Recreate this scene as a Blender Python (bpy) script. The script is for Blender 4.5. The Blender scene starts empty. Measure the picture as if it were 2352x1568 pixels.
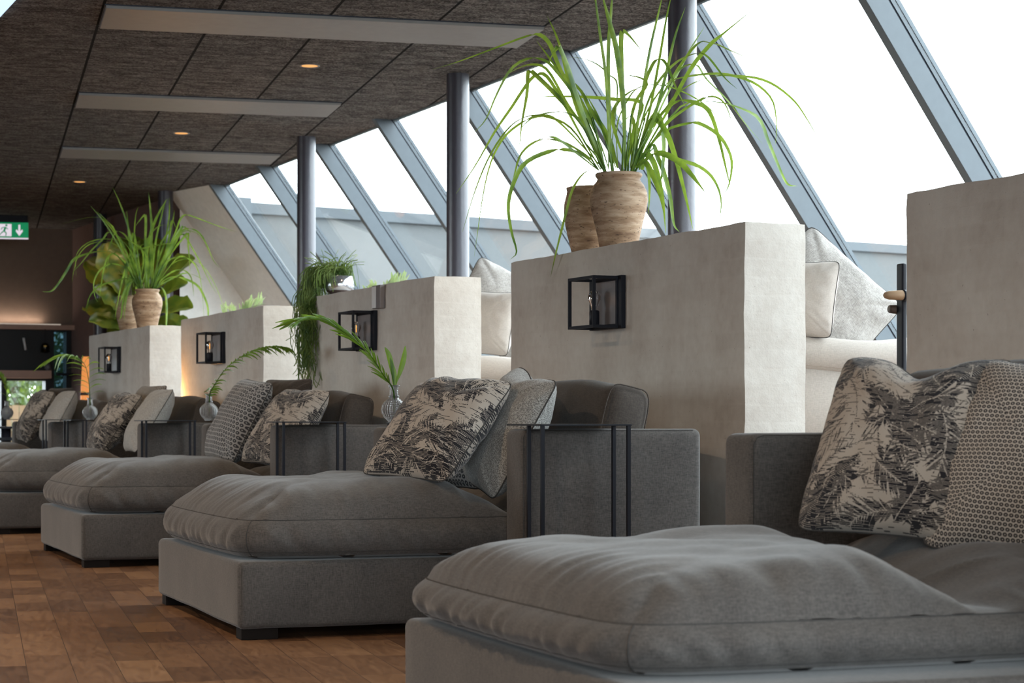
import bpy, bmesh, math, random
import numpy as np
from mathutils import Vector, Matrix, noise as mnoise

C = bpy.context.scene.collection
R = math.radians
# ------------------------------------------------------------------ camera frame
F, HZ, CX, TH, HC = 4700.0, 955.0, 1176.0, math.atan((1176 + 850) / 4700.0), 0.745
FW = Vector((math.sin(TH), math.cos(TH), 0)); RT = Vector((math.cos(TH), -math.sin(TH), 0))
def at(x, y, d):
    return FW * d + RT * ((x - CX) / F * d) + Vector((0, 0, HC + (HZ - y) / F * d))
def atX(x, y, X):
    k = FW.x + RT.x * (x - CX) / F
    return at(x, y, X / k)
def atY(x, y, Y):
    k = FW.y + RT.y * (x - CX) / F
    return at(x, y, Y / k)

# ------------------------------------------------------------------ material helpers
class NT:
    def __init__(s, name):
        s.m = bpy.data.materials.new(name); s.m.use_nodes = True
        s.t = s.m.node_tree; s.n = s.t.nodes; s.b = s.n['Principled BSDF']; s.out = s.n['Material Output']
    def new(s, typ, **kw):
        nd = s.n.new(typ)
        for k, v in kw.items():
            if k.startswith('i_'):
                nd.inputs[k[2:].replace('_', ' ')].default_value = v
            else: setattr(nd, k, v)
        return nd
    def link(s, a, b): s.t.links.new(a, b)
    def math(s, op, a, b=None, c=None):
        nd = s.n.new('ShaderNodeMath'); nd.operation = op
        for i, v in enumerate((a, b, c)):
            if v is None: continue
            if isinstance(v, (int, float)): nd.inputs[i].default_value = v
            else: s.link(v, nd.inputs[i])
        return nd.outputs[0]
    def coord(s, kind='Object', scale=(1, 1, 1), rot=(0, 0, 0)):
        tc = s.n.new('ShaderNodeTexCoord'); mp = s.n.new('ShaderNodeMapping')
        mp.inputs['Scale'].default_value = scale; mp.inputs['Rotation'].default_value = rot
        s.link(tc.outputs[kind], mp.inputs[0]); return mp.outputs[0]
    def noise(s, vec, scale, detail=4, rough=.55):
        nd = s.n.new('ShaderNodeTexNoise'); nd.inputs['Scale'].default_value = scale
        nd.inputs['Detail'].default_value = detail; nd.inputs['Roughness'].default_value = rough
        if vec is not None: s.link(vec, nd.inputs['Vector'])
        return nd.outputs['Fac']
    def ramp(s, fac, stops):
        nd = s.n.new('ShaderNodeValToRGB'); e = nd.color_ramp.elements
        while len(e) < len(stops): e.new(.5)
        for i, (p, c) in enumerate(stops):
            e[i].position = p; e[i].color = (*c, 1) if len(c) == 3 else c
        s.link(fac, nd.inputs[0]); return nd.outputs[0]
    def mix(s, fac, a, b, mode='MIX'):
        nd = s.n.new('ShaderNodeMix'); nd.data_type = 'RGBA'; nd.blend_type = mode
        for v, i in ((fac, 0), (a, 6), (b, 7)):
            if isinstance(v, (int, float)): nd.inputs[i].default_value = v
            elif isinstance(v, tuple): nd.inputs[i].default_value = (*v, 1)
            else: s.link(v, nd.inputs[i])
        return nd.outputs[2]
    def bump(s, h, strength=.3, dist=.01):
        nd = s.n.new('ShaderNodeBump'); nd.inputs['Strength'].default_value = strength; nd.inputs['Distance'].default_value = dist
        s.link(h, nd.inputs['Height']); s.link(nd.outputs[0], s.b.inputs['Normal']); return nd
    def set(s, col=None, rough=None, metal=None, spec=None, sheen=None):
        if col is not None:
            if isinstance(col, tuple): s.b.inputs['Base Color'].default_value = (*col, 1)
            else: s.link(col, s.b.inputs['Base Color'])
        if rough is not None:
            if isinstance(rough, (int, float)): s.b.inputs['Roughness'].default_value = rough
            else: s.link(rough, s.b.inputs['Roughness'])
        if metal is not None: s.b.inputs['Metallic'].default_value = metal
        if spec is not None: s.b.inputs['Specular IOR Level'].default_value = spec
        if sheen is not None:
            s.b.inputs['Sheen Weight'].default_value = sheen; s.b.inputs['Sheen Roughness'].default_value = .45
        return s.m
def srgb(r, g, b):
    f = lambda c: (c / 255 / 12.92) if c / 255 <= .04045 else ((c / 255 + .055) / 1.055) ** 2.4
    return (f(r), f(g), f(b))
def plain(name, col, rough=.5, metal=0, spec=.5, bumpy=0):
    t = NT(name); v = t.coord()
    n = t.noise(v, 18, 3)
    c = t.mix(n, tuple(x * .88 for x in col), tuple(min(1, x * 1.1) for x in col))
    t.set(c, rough, metal, spec)
    if bumpy: t.bump(t.noise(v, bumpy, 3), .25, .004)
    return t.m
M = {}
def fabric(name, col, col2, scale=520, sheen=.25, rough=.85, bstr=.35, contrast=.5):
    t = NT(name); v = t.coord()
    va = t.coord(scale=(1, 1, .22)); vb = t.coord(scale=(.22, .22, 1))
    na = t.noise(va, scale, 2); nb = t.noise(vb, scale, 2); w = t.math('MULTIPLY', t.math('ADD', na, nb), .5)
    big = t.noise(v, 6, 3)
    k = t.math('ADD', t.math('MULTIPLY', w, contrast * 2), t.math('MULTIPLY', big, .35))
    c = t.ramp(k, [(.42 * (contrast * 2) , col2), (.78 * (contrast * 2) + .1, col)])
    t.set(c, rough, spec=.18, sheen=sheen); t.bump(w, bstr, .0015); return t.m
M['linen'] = fabric('grey_linen', (.120, .109, .101), (.045, .042, .041), 300, sheen=.22, contrast=.55)
M['brownlinen'] = fabric('brown_linen', (.085, .070, .06), (.036, .03, .026), 300, sheen=.15)
M['cream'] = fabric('cream_linen', (.50, .45, .405), (.37, .33, .295), 300, sheen=.15)
M['creamgrey'] = fabric('pale_grey_weave', (.46, .43, .40), (.20, .185, .17), 240, sheen=.2, contrast=.6)
M['seam'] = plain('seam_thread', (.045, .042, .04), .9)
M['creamseam'] = plain('cream_seam', (.33, .27, .23), .9)
M['darkwood'] = plain('dark_stained_wood', (.008, .0048, .0035), .7, 0, .15)
M['black'] = plain('black_powder_coat', (.011, .012, .018), .5, 0, .22)
M['tabletop'] = plain('black_steel_sheet', (.014, .016, .022), .45, 0, .25)
M['column'] = plain('column_paint', (.042, .040, .055), .33, 0, .8, bumpy=40)
M['mullion'] = plain('grey_aluminium', (.085, .105, .122), .5)
M['gasket'] = plain('dark_gasket', (.012, .018, .035), .5)
M['panel'] = plain('radiant_panel_metal', (.26, .26, .26), .5)
M['trim'] = plain('edge_trim_metal', srgb(110, 122, 126), .4)
M['white'] = plain('white_plaster', (.80, .79, .76), .9, bumpy=60)
M['brownwall'] = plain('brown_plaster', srgb(122, 104, 92), .9, bumpy=80)
M['pinkwall'] = plain('rose_brown_plaster', srgb(120, 98, 92), .9, bumpy=80)
M['blackwall'] = plain('black_panelling', (.008, .008, .009), .5)
M['offwhite'] = plain('off_white_plastic', (.82, .81, .8), .4)
M['greyplastic'] = plain('grey_plastic', (.2, .18, .18), .4)
M['soil'] = plain('dark_soil', (.02, .014, .01), .95)
M['oak'] = plain('pale_oak', srgb(196, 160, 122), .5)
M['walnut'] = plain('grey_brown_wood', srgb(170, 140, 110), .5)
M['walnut2'] = plain('dark_brown_wood', srgb(84, 68, 60), .5)
M['shelfwood'] = plain('rose_wood_board', srgb(190, 155, 138), .5)
M['fencewood'] = plain('fresh_fence_boards', (.16, .10, .05), .8)
M['bark'] = plain('tree_bark', srgb(95, 85, 65), .9)
M['extwall'] = plain('exterior_render', (.10, .106, .108), .9)
M['coping'] = plain('zinc_coping', (.062, .073, .082), .6)
M['extdeck'] = plain('exterior_ground', (.07, .07, .067), .9)
M['silver'] = plain('silver_glaze', (.55, .56, .6), .15, .85)
M['brownglaze'] = plain('dark_brown_glaze', (.05, .03, .025), .2)
def leafmat(name, a, b, trans=.35, rough=.4):
    t = NT(name); v = t.coord(); n = t.noise(v, 11, 3)
    c = t.ramp(n, [(.36, a), (.64, b)]); t.set(c, rough, spec=.4)
    tr = t.new('ShaderNodeBsdfTranslucent'); t.link(t.mix(.5, c, (.45, .62, .05)), tr.inputs[0])
    ms = t.new('ShaderNodeMixShader'); ms.inputs[0].default_value = trans
    t.link(t.b.outputs[0], ms.inputs[1]); t.link(tr.outputs[0], ms.inputs[2]); t.link(ms.outputs[0], t.out.inputs[0]); return t.m
M['grass'] = leafmat('grass_blades', (.035, .115, .026), (.22, .35, .055), .32)
M['frond'] = leafmat('palm_leaflets', (.035, .11, .018), (.12, .25, .03), .4)
M['litFrond'] = leafmat('lit_palm_leaflets', (.3, .4, .25), (.5, .58, .42), .4)  # white window light on the leaflets is put into this pale green
M['fiddle'] = leafmat('broad_leaves', (.04, .075, .012), (.14, .14, .018), .35)
M['rhip'] = leafmat('trailing_stems', (.07, .14, .025), (.27, .36, .09), .3)
M['foliage'] = leafmat('outside_foliage', (.012, .03, .008), (.05, .075, .025), .3)
def wallmat():
    t = NT('limewashed_brick'); v = t.coord()
    sep = t.new('ShaderNodeSeparateXYZ'); t.link(v, sep.inputs[0])
    cb = t.new('ShaderNodeCombineXYZ'); t.link(t.math('ADD', sep.outputs[1], t.math('MULTIPLY', sep.outputs[0], 1.0)), cb.inputs[0]); t.link(sep.outputs[2], cb.inputs[1])
    wob = t.new('ShaderNodeTexNoise'); wob.inputs['Scale'].default_value = 9; t.link(v, wob.inputs['Vector'])
    ad = t.new('ShaderNodeVectorMath', operation='MULTIPLY_ADD'); t.link(wob.outputs['Color'], ad.inputs[0]); ad.inputs[1].default_value = (.02,) * 3; t.link(cb.outputs[0], ad.inputs[2])
    br = t.new('ShaderNodeTexBrick'); t.link(ad.outputs[0], br.inputs['Vector'])
    br.inputs['Scale'].default_value = 1; br.inputs['Brick Width'].default_value = .235; br.inputs['Row Height'].default_value = .0665
    br.inputs['Mortar Size'].default_value = .007; br.inputs['Mortar Smooth'].default_value = .8
    br.inputs['Color1'].default_value = (.35, .35, .35, 1); br.inputs['Color2'].default_value = (.65, .65, .65, 1); br.inputs['Mortar'].default_value = (.5, .5, .5, 1)
    n1 = t.noise(t.coord(scale=(1, 1, .6)), 3.2, 5); n2 = t.noise(v, 26, 4); n3 = t.noise(v, 160, 3)
    mix = t.math('ADD', t.math('MULTIPLY', n1, .6), t.math('MULTIPLY', n2, .25))
    bw = t.new('ShaderNodeRGBToBW'); t.link(br.outputs[0], bw.inputs[0])
    mix = t.math('ADD', mix, t.math('MULTIPLY', bw.outputs[0], .24))
    c = t.ramp(mix, [(.30, (.44, .385, .335)), (.47, (.575, .525, .47)), (.64, (.66, .62, .565))])
    pits = t.math('GREATER_THAN', t.noise(v, 75, 2), .735)
    c = t.mix(t.math('MULTIPLY', pits, .5), c, (.2, .15, .11))
    t.set(c, .9, spec=.2)
    h = t.math('ADD', t.math('MULTIPLY', br.outputs['Fac'], -.05), t.math('ADD', t.math('MULTIPLY', n2, .7), t.math('MULTIPLY', n3, .22)))
    t.bump(h, .42, .008); return t.m
M['brick'] = wallmat()
GA = R(8.75)
def grid_coords(t):
    return t.coord('Object', rot=(0, 0, GA))     # X across the tiles, Y along them
def floormat():
    t = NT('oak_parquet'); v = grid_coords(t)
    sep = t.new('ShaderNodeSeparateXYZ'); t.link(v, sep.inputs[0])
    row = t.math('DIVIDE', sep.outputs[0], .132); rf = t.math('FLOOR', row)
    wn = t.new('ShaderNodeTexWhiteNoise', noise_dimensions='1D'); t.link(rf, wn.inputs['W'])
    ln = t.math('ADD', t.math('MULTIPLY', wn.outputs['Value'], .22), .34)
    col = t.math('DIVIDE', t.math('ADD', sep.outputs[1], t.math('MULTIPLY', wn.outputs['Value'], 3.7)), ln); cf = t.math('FLOOR', col)
    cb = t.new('ShaderNodeCombineXYZ'); t.link(rf, cb.inputs[0]); t.link(cf, cb.inputs[1])
    w2 = t.new('ShaderNodeTexWhiteNoise', noise_dimensions='2D'); t.link(cb.outputs[0], w2.inputs['Vector'])
    vg = t.new('ShaderNodeVectorMath', operation='MULTIPLY_ADD'); t.link(w2.outputs['Color'], vg.inputs[0]); vg.inputs[1].default_value = (7, 7, 7); t.link(v, vg.inputs[2])
    mp = t.new('ShaderNodeMapping'); mp.inputs['Scale'].default_value = (1, .16, 1); t.link(vg.outputs[0], mp.inputs[0])
    gr = t.new('ShaderNodeTexNoise'); gr.inputs['Scale'].default_value = 34; gr.inputs['Detail'].default_value = 6; gr.inputs['Distortion'].default_value = 1.6; t.link(mp.outputs[0], gr.inputs['Vector'])
    kn = t.noise(vg.outputs[0], 9, 3)
    k = t.math('ADD', t.math('MULTIPLY', w2.outputs['Value'], .40), t.math('ADD', t.math('MULTIPLY', gr.outputs[0], .62), t.math('MULTIPLY', kn, .12)))
    c = t.ramp(k, [(.16, (.045, .019, .009)), (.40, (.112, .052, .024)), (.66, (.19, .096, .046)), (1.0, (.32, .18, .09))])
    fx = t.math('FRACT', row); fy = t.math('FRACT', col)
    gap = t.math('MAXIMUM', t.math('LESS_THAN', fx, .014), t.math('LESS_THAN', fy, .004))
    c = t.mix(gap, c, (.03, .014, .008))
    t.set(c, t.math('ADD', t.math('MULTIPLY', gr.outputs[0], .22), .33), spec=.45)
    t.bump(t.math('SUBTRACT', gr.outputs[0], t.math('MULTIPLY', gap, 1.2)), .12, .003); return t.m
M['floor'] = floormat()
def ceilmat():
    t = NT('wood_wool_ceiling'); v = grid_coords(t)
    sep = t.new('ShaderNodeSeparateXYZ'); t.link(v, sep.inputs[0])
    u = t.math('ADD', t.math('DIVIDE', sep.outputs[0], .598), 20 - .6275 / .598)
    fx = t.math('FRACT', u); rf = t.math('FLOOR', u)
    g1 = t.math('LESS_THAN', t.math('ABSOLUTE', t.math('SUBTRACT', t.math('FRACT', t.math('ADD', u, .5)), .5)), .0135)
    wn = t.new('ShaderNodeTexWhiteNoise', noise_dimensions='1D'); t.link(rf, wn.inputs['W'])
    wv = t.math('ADD', t.math('DIVIDE', sep.outputs[1], 1.2), t.math('MULTIPLY', t.math('FLOOR', t.math('MULTIPLY', wn.outputs['Value'], 3.99)), .25))
    g2 = t.math('MULTIPLY', t.math('LESS_THAN', t.math('FRACT', wv), .006), .75)
    mp = t.new('ShaderNodeMapping'); mp.inputs['Scale'].default_value = (.42, 1, 1); t.link(v, mp.inputs[0])
    f1 = t.new('ShaderNodeTexNoise'); f1.inputs['Scale'].default_value = 75; f1.inputs['Detail'].default_value = 4; f1.inputs['Distortion'].default_value = 2.5; t.link(mp.outputs[0], f1.inputs['Vector'])
    f2 = t.noise(mp.outputs[0], 17, 3)
    k = t.math('ADD', t.math('MULTIPLY', f1.outputs[0], .75), t.math('MULTIPLY', f2, .25))
    c = t.ramp(k, [(.40, (.021, .0203, .0205)), (.5, (.092, .088, .087)), (.60, (.31, .298, .295))])
    gap = t.math('MAXIMUM', g1, g2); c = t.mix(gap, c, (.004, .004, .004))
    t.set(c, .95, spec=.15); t.bump(t.math('SUBTRACT', k, gap), .6, .006); return t.m
M['ceiling'] = ceilmat()
def potmat(name, tone):
    t = NT(name); v = t.coord(scale=(.16, .16, 1))
    b1 = t.noise(v, 26, 5, .65); b2 = t.noise(t.coord(scale=(.25, .25, 1)), 70, 3); sp = t.math('GREATER_THAN', t.noise(t.coord(scale=(.5, .5, 1.6)), 95, 2), .66)
    k = t.math('ADD', t.math('MULTIPLY', b1, .7), t.math('MULTIPLY', b2, .3))
    a = [(.32, (.13, .07, .038)), (.47, (.30, .19, .115)), (.6, (.46, .33, .225)), (.75, (.55, .43, .32))]
    c = t.ramp(k, [(p, tuple(x * tone for x in q)) for p, q in a])
    c = t.mix(t.math('MULTIPLY', sp, .75), c, (.05, .028, .02))
    t.set(c, .7, spec=.3); t.bump(k, .35, .004); return t.m
M['pot'] = potmat('brushed_terracotta', .92); M['pot2'] = potmat('banded_terracotta', 1.05)
def attrmat(name, dark, light):
    t = NT(name); a = t.new('ShaderNodeAttribute', attribute_name='print'); v = t.coord()
    sp = t.new('ShaderNodeSeparateColor'); t.link(a.outputs['Color'], sp.inputs[0])
    w = t.noise(v, 420, 2)
    k = t.math('ADD', sp.outputs[0], t.math('MULTIPLY', t.math('SUBTRACT', w, .5), .55))
    c = t.ramp(k, [(.38, dark), (.6, light)]); t.set(c, .9, spec=.25, sheen=.2); t.bump(w, .4, .0016); return t.m
M['palmprint'] = attrmat('palm_print_weave', (.014, .013, .016), (.36, .315, .27))
def chainmat(name, N, dark, light, asp=1.0, r0=.40, r1=.13):
    t = NT(name); uv = t.new('ShaderNodeUVMap'); sep = t.new('ShaderNodeSeparateXYZ'); t.link(uv.outputs[0], sep.inputs[0])
    U = t.math('MULTIPLY', sep.outputs[0], N); V = t.math('MULTIPLY', sep.outputs[1], N * asp)
    rf = t.math('FLOOR', V); off = t.math('MULTIPLY', t.math('MODULO', rf, 2), .5)
    fu = t.math('SUBTRACT', t.math('FRACT', t.math('ADD', U, off)), .5); fv = t.math('SUBTRACT', t.math('FRACT', V), .5)
    d = t.math('SQRT', t.math('ADD', t.math('MULTIPLY', fu, fu), t.math('MULTIPLY', fv, fv)))
    ring = t.math('LESS_THAN', d, r0); core = t.math('LESS_THAN', d, r1)
    k = t.math('SUBTRACT', ring, core)
    w = t.noise(t.coord(), 420, 2)
    c = t.mix(k, light, dark); c = t.mix(t.math('MULTIPLY', w, .35), c, (.1, .09, .085)); t.set(c, .9, spec=.25, sheen=.2); t.bump(t.math('ADD', w, k), .3, .0015); return t.m
M['chain'] = chainmat('chain_weave', 38, (.02, .019, .022), (.52, .455, .39), 1.2, .43, .12)
M['chainblue'] = chainmat('grey_chain_weave', 22, (.03, .032, .038), (.33, .32, .31))
def tweedmat(name, a, b):
    t = NT(name); vo = t.new('ShaderNodeTexVoronoi'); vo.inputs['Scale'].default_value = 240; t.link(t.coord(scale=(1, .6, 1)), vo.inputs['Vector'])
    n = t.noise(t.coord(), 300, 2); k = t.math('ADD', t.math('MULTIPLY', vo.outputs['Distance'], .6), t.math('MULTIPLY', n, .5))
    t.set(t.ramp(k, [(.3, a), (.75, b)]), .9, spec=.25, sheen=.3); t.bump(k, .7, .003); return t.m
M['tweed'] = tweedmat('grey_boucle', (.10, .096, .09), (.42, .41, .385))
M['tweedlight'] = tweedmat('pale_boucle', (.20, .19, .175), (.44, .42, .39))
def glassmat(name, col, rough=0.0, bumpy=False):
    t = NT(name); t.set(col, rough); t.b.inputs['Transmission Weight'].default_value = 1; t.b.inputs['IOR'].default_value = 1.45
    if bumpy:
        df = t.new('ShaderNodeBsdfDiffuse'); df.inputs[0].default_value = (.9, .92, .93, 1); ms = t.new('ShaderNodeMixShader'); ms.inputs[0].default_value = .16
        t.link(t.b.outputs[0], ms.inputs[1]); t.link(df.outputs[0], ms.inputs[2]); t.link(ms.outputs[0], t.out.inputs[0])
        sep = t.new('ShaderNodeSeparateXYZ'); t.link(t.coord(), sep.inputs[0])
        ang = t.math('MULTIPLY', t.math('ARCTAN2', sep.outputs[1], sep.outputs[0]), 14)
        zz = t.math('MULTIPLY', sep.outputs[2], 420)
        h = t.math('MULTIPLY', t.math('SINE', t.math('ADD', ang, zz)), t.math('SINE', t.math('SUBTRACT', ang, zz)))
        t.bump(h, .8, .004)
    return t.m
M['glass'] = glassmat('clear_glass', (1, 1, 1)); M['cutglass'] = glassmat('cut_glass', (1, 1, 1), 0, True)
def panemat(name, tint, refl=.9):
    t = NT(name); tr = t.new('ShaderNodeBsdfTransparent'); tr.inputs[0].default_value = (*tint, 1)
    gl = t.new('ShaderNodeBsdfGlossy'); gl.inputs['Roughness'].default_value = .0
    fr = t.new('ShaderNodeLayerWeight'); fr.inputs['Blend'].default_value = .5
    k = t.math('MULTIPLY', t.math('ADD', t.math('MULTIPLY', t.math('POWER', fr.outputs['Facing'], 5), .9), .035), refl)
    ms = t.new('ShaderNodeMixShader'); t.link(k, ms.inputs[0]); t.link(tr.outputs[0], ms.inputs[1]); t.link(gl.outputs[0], ms.inputs[2])
    t.link(ms.outputs[0], t.out.inputs[0]); return t.m
M['pane'] = panemat('window_glass', (.97, .985, .98)); M['tinted'] = panemat('tinted_glass', (.12, .17, .19))
def emit(name, col, s):
    t = NT(name); t.set((.02, .02, .02)); t.b.inputs['Emission Color'].default_value = (*col, 1); t.b.inputs['Emission Strength'].default_value = s; return t.m
M['lamp'] = emit('warm_lamp', (1, .46, .13), 1.0); M['filament'] = emit('amber_filament', (1, .42, .06), 1.6)
M['signgreen'] = emit('sign_green', (.0, .36, .13), .55); M['signwhite'] = emit('sign_white', (.85, .75, .85), .85)
M['woodlamp'] = emit('glowing_wood_shade', (1, .36, .09), .75); M['striplight'] = emit('cool_strip', (.6, .8, 1), 1.2)

# ------------------------------------------------------------------ mesh helpers
class MB:
    def __init__(s): s.v = []; s.f = []
    def add(s, v, f):
        o = len(s.v); s.v += [tuple(p) for p in v]; s.f += [tuple(i + o for i in q) for q in f]; return s
    def box(s, lo, hi, mat=None):
        x0, y0, z0 = lo; x1, y1, z1 = hi
        v = [Vector(p) for p in ((x0, y0, z0), (x1, y0, z0), (x1, y1, z0), (x0, y1, z0), (x0, y0, z1), (x1, y0, z1), (x1, y1, z1), (x0, y1, z1))]
        if mat is not None: v = [mat @ p for p in v]
        return s.add(v, [(0, 3, 2, 1), (4, 5, 6, 7), (0, 1, 5, 4), (1, 2, 6, 5), (2, 3, 7, 6), (3, 0, 4, 7)])
    def prism(s, pts, d):
        n = len(pts); d = Vector(d); a = [Vector(p) for p in pts]
        return s.add(a + [p + d for p in a], [tuple(range(n))[::-1], tuple(range(n, 2 * n))] + [(i, (i + 1) % n, n + (i + 1) % n, n + i) for i in range(n)])
    def tube(s, pts, r, n=8, cap=True):
        pts = [Vector(p) for p in pts]; rs = r if isinstance(r, (list, tuple)) else [r] * len(pts)
        v = []; f = []; up = None
        for i, p in enumerate(pts):
            t = (pts[min(i + 1, len(pts) - 1)] - pts[max(i - 1, 0)])
            t = t.normalized() if t.length > 1e-9 else Vector((0, 0, 1))
            if up is None: up = t.orthogonal().normalized()
            up = (up - t * up.dot(t)); up = up.normalized() if up.length > 1e-6 else t.orthogonal().normalized()
            b = t.cross(up)
            for k in range(n):
                a = 2 * math.pi * k / n; v.append(p + (up * math.cos(a) + b * math.sin(a)) * rs[i])
        for i in range(len(pts) - 1):
            for k in range(n): f.append((i * n + k, i * n + (k + 1) % n, (i + 1) * n + (k + 1) % n, (i + 1) * n + k))
        if cap: f.append(tuple(range(n))[::-1]); f.append(tuple(range((len(pts) - 1) * n, len(pts) * n)))
        return s.add(v, f)
    def lathe(s, prof, n=40, c=(0, 0, 0)):
        v = []; f = []
        for r, z in prof:
            for k in range(n):
                a = 2 * math.pi * k / n; v.append((c[0] + r * math.cos(a), c[1] + r * math.sin(a), c[2] + z))
        for i in range(len(prof) - 1):
            for k in range(n): f.append((i * n + k, i * n + (k + 1) % n, (i + 1) * n + (k + 1) % n, (i + 1) * n + k))
        return s.add(v, f)
    def grid(s, fn, nu, nv):
        v = [fn(i / nu, j / nv) for j in range(nv + 1) for i in range(nu + 1)]
        return s.add(v, [(j * (nu + 1) + i, j * (nu + 1) + i + 1, (j + 1) * (nu + 1) + i + 1, (j + 1) * (nu + 1) + i) for j in range(nv) for i in range(nu)])
    def build(s, name, mat, parent=None, smooth=False, bevel=0, seg=2):
        me = bpy.data.meshes.new(name); me.from_pydata(s.v, [], s.f); me.update()
        o = bpy.data.objects.new(name, me); C.objects.link(o)
        for m_ in (mat if isinstance(mat, (list, tuple)) else [mat]): me.materials.append(m_)
        if smooth: me.polygons.foreach_set('use_smooth', [True] * len(me.polygons))
        if bevel:
            md = o.modifiers.new('bevel', 'BEVEL'); md.width = bevel; md.segments = seg; md.limit_method = 'ANGLE'; md.angle_limit = R(40)
            me.polygons.foreach_set('use_smooth', [True] * len(me.polygons))
            if hasattr(me, 'set_sharp_from_angle'): pass
            wn = o.modifiers.new('wn', 'WEIGHTED_NORMAL'); wn.keep_sharp = False
        if parent is not None: o.parent = parent
        return o
def tag(o, label=None, cat=None, group=None, kind=None):
    for k, v in (('label', label), ('category', cat), ('group', group), ('kind', kind)):
        if v: o[k] = v
    return o
def thing(name, loc, rz=0, label=None, cat=None, group=None):
    o = bpy.data.objects.new(name, None); C.objects.link(o); o.location = loc; o.rotation_euler = (0, 0, rz)
    o.empty_display_size = .1
    return tag(o, label, cat, group)
KIDS = {}
def kids(o): return [c for c in C.objects if c.parent is o]
def dup(o, label=None, group=None, loc=None, rot=None, parent=None):
    c = o.copy(); C.objects.link(c)
    if parent is not None: c.parent = parent
    if loc is not None: c.location = loc
    if rot is not None: c.rotation_euler = rot
    if label: c['label'] = label
    if group: c['group'] = group
    for ch in kids(o): dup(ch, parent=c)
    return c
rnd = random.Random(7)

# ------------------------------------------------------------------ setting
ZC, XE, SL = 2.9, 5.11, math.tan(R(54))
XW, TW, HW = 3.72, .262, 1.455
def struct(o, label=None, cat=None): return tag(o, label, cat, None, 'structure')
struct(MB().box((-6.2, -4.2, -.2), (7.2, 27, 0)).build('floor', M['floor']))
b = MB().prism([(-6.2, -4.2, ZC), (-6.2, 24, ZC), (4.80, 24, ZC), (4.90, 19.45, ZC), (XE, 19.3, ZC), (XE, -4.2, ZC)][::-1], (0, 0, .25))
struct(b.build('ceiling', M['ceiling']))
struct(MB().box((XE - .012, -4.2, ZC - .012), (XE + .012, 19.3, ZC + .05)).build('trim_1', M['trim']))
# raised floor strip and low wall under the sloping glazing
struct(MB().box((XW + TW + .02, 2.5, .0), (6.5, 19.3, .40)).build('floor_window_side', M['floor']))
XS, ZS = 6.5, ZC - (6.5 - XE) * SL
struct(MB().box((XS - .02, -4.2, 0), (XS + .22, 19.3, ZS)).build('wall_right', M['white']))
# end wall of the glazed bay, side wall and far wall
b = MB().prism([(4.885, 19.45, 0), (XS, 19.45, 0), (XS, 19.45, ZS), (XE - .02, 19.45, ZC + .02), (4.885, 19.45, ZC + .02)], (0, .18, 0))
struct(b.build('wall_end', M['white']), 'pale triangular end wall of the glazed bay', 'wall')
LR = (XS - XE) / math.cos(R(54))
def rt_(s_, q): return {'a': (XE + math.cos(R(54)) * s_ - .10, 18.655, ZC - math.sin(R(54)) * s_ - .06), 'b': (XE + math.cos(R(54)) * s_ - .34, 19.46, ZC - math.sin(R(54)) * s_ - .0), 'c': (XE + math.cos(R(54)) * s_ + .06, 19.46, ZC - math.sin(R(54)) * s_), 'd': (XE + math.cos(R(54)) * s_ + .06, 18.655, ZC - math.sin(R(54)) * s_)}[q]
m = MB(); pa_ = [rt_(-.1, q) for q in 'abcd']; pb_ = [rt_(LR, q) for q in 'abcd']
m.add(pa_ + pb_, [(0, 1, 2, 3), (7, 6, 5, 4)] + [(i, (i + 1) % 4, 4 + (i + 1) % 4, 4 + i) for i in range(4)])
struct(m.build('wall_end_return', M['white']))
struct(MB().prism([(4.885, 19.45, 0), (4.93, 19.63, 0), (4.80, 23.8, 0), (4.70, 23.8, 0)], (0, 0, ZC)).build('wall_side', M['pinkwall']))
YF = 23.75
struct(MB().box((-6.2, YF, 1.79), (4.80, YF + .3, ZC)).build('wall_far', M['brownwall']))
struct(MB().box((-6.2, YF - .10, 1.735), (4.72, YF + .05, 1.79)).build('trim_2', M['shelfwood']))
o = MB().box((-5.5, YF - .085, 1.79), (4.55, YF - .055, 1.80)).build('trim_3', emit('assumed_cove_strip', (1, .86, .72), .5)); struct(o)  # strip and area light assumed, added to wash the far wall from below
l = bpy.data.lights.new('assumed_cove_light', 'AREA'); l.shape = 'RECTANGLE'; l.size = 9.5; l.size_y = .03; l.energy = 22; l.color = (1, .82, .66)
o = bpy.data.objects.new('assumed_cove_light', l); C.objects.link(o); o.location = (-.4, YF - .07, 1.81); o.rotation_euler = (R(165), 0, 0)
# black lower wall with its window openings and a slot for the tinted pane
def strips(name, xs, ys, holes, Y0, Y1, mat):
    m = MB()
    for i in range(len(xs) - 1):
        for j in range(len(ys) - 1):
            cx, cz = (xs[i] + xs[i + 1]) / 2, (ys[j] + ys[j + 1]) / 2
            if any(h[0] < cx < h[1] and h[2] < cz < h[3] for h in holes): continue
            m.box((xs[i], Y0, ys[j]), (xs[i + 1], Y1, ys[j + 1]))
    return m.build(name, mat)
holes = [(1.2, 3.90, .42, 1.15), (3.96, 4.40, .42, 1.15), (4.50, 4.64, .86, 1.72)]
struct(strips('wall_far_lower', [-6.2, 1.2, 3.90, 3.96, 4.40, 4.50, 4.64, 4.80], [0, .42, .86, 1.15, 1.72, 1.735], holes, YF + .05, YF + .25, M['blackwall']))
for i, h in enumerate(holes):
    struct(MB().box((h[0], YF + .14, h[2]), (h[1], YF + .15, h[3])).build('window_%d' % (20 + i), M['tinted'] if i == 2 else M['pane']))  # narrow tinted pane is added in place of a glass-door reflection
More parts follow.
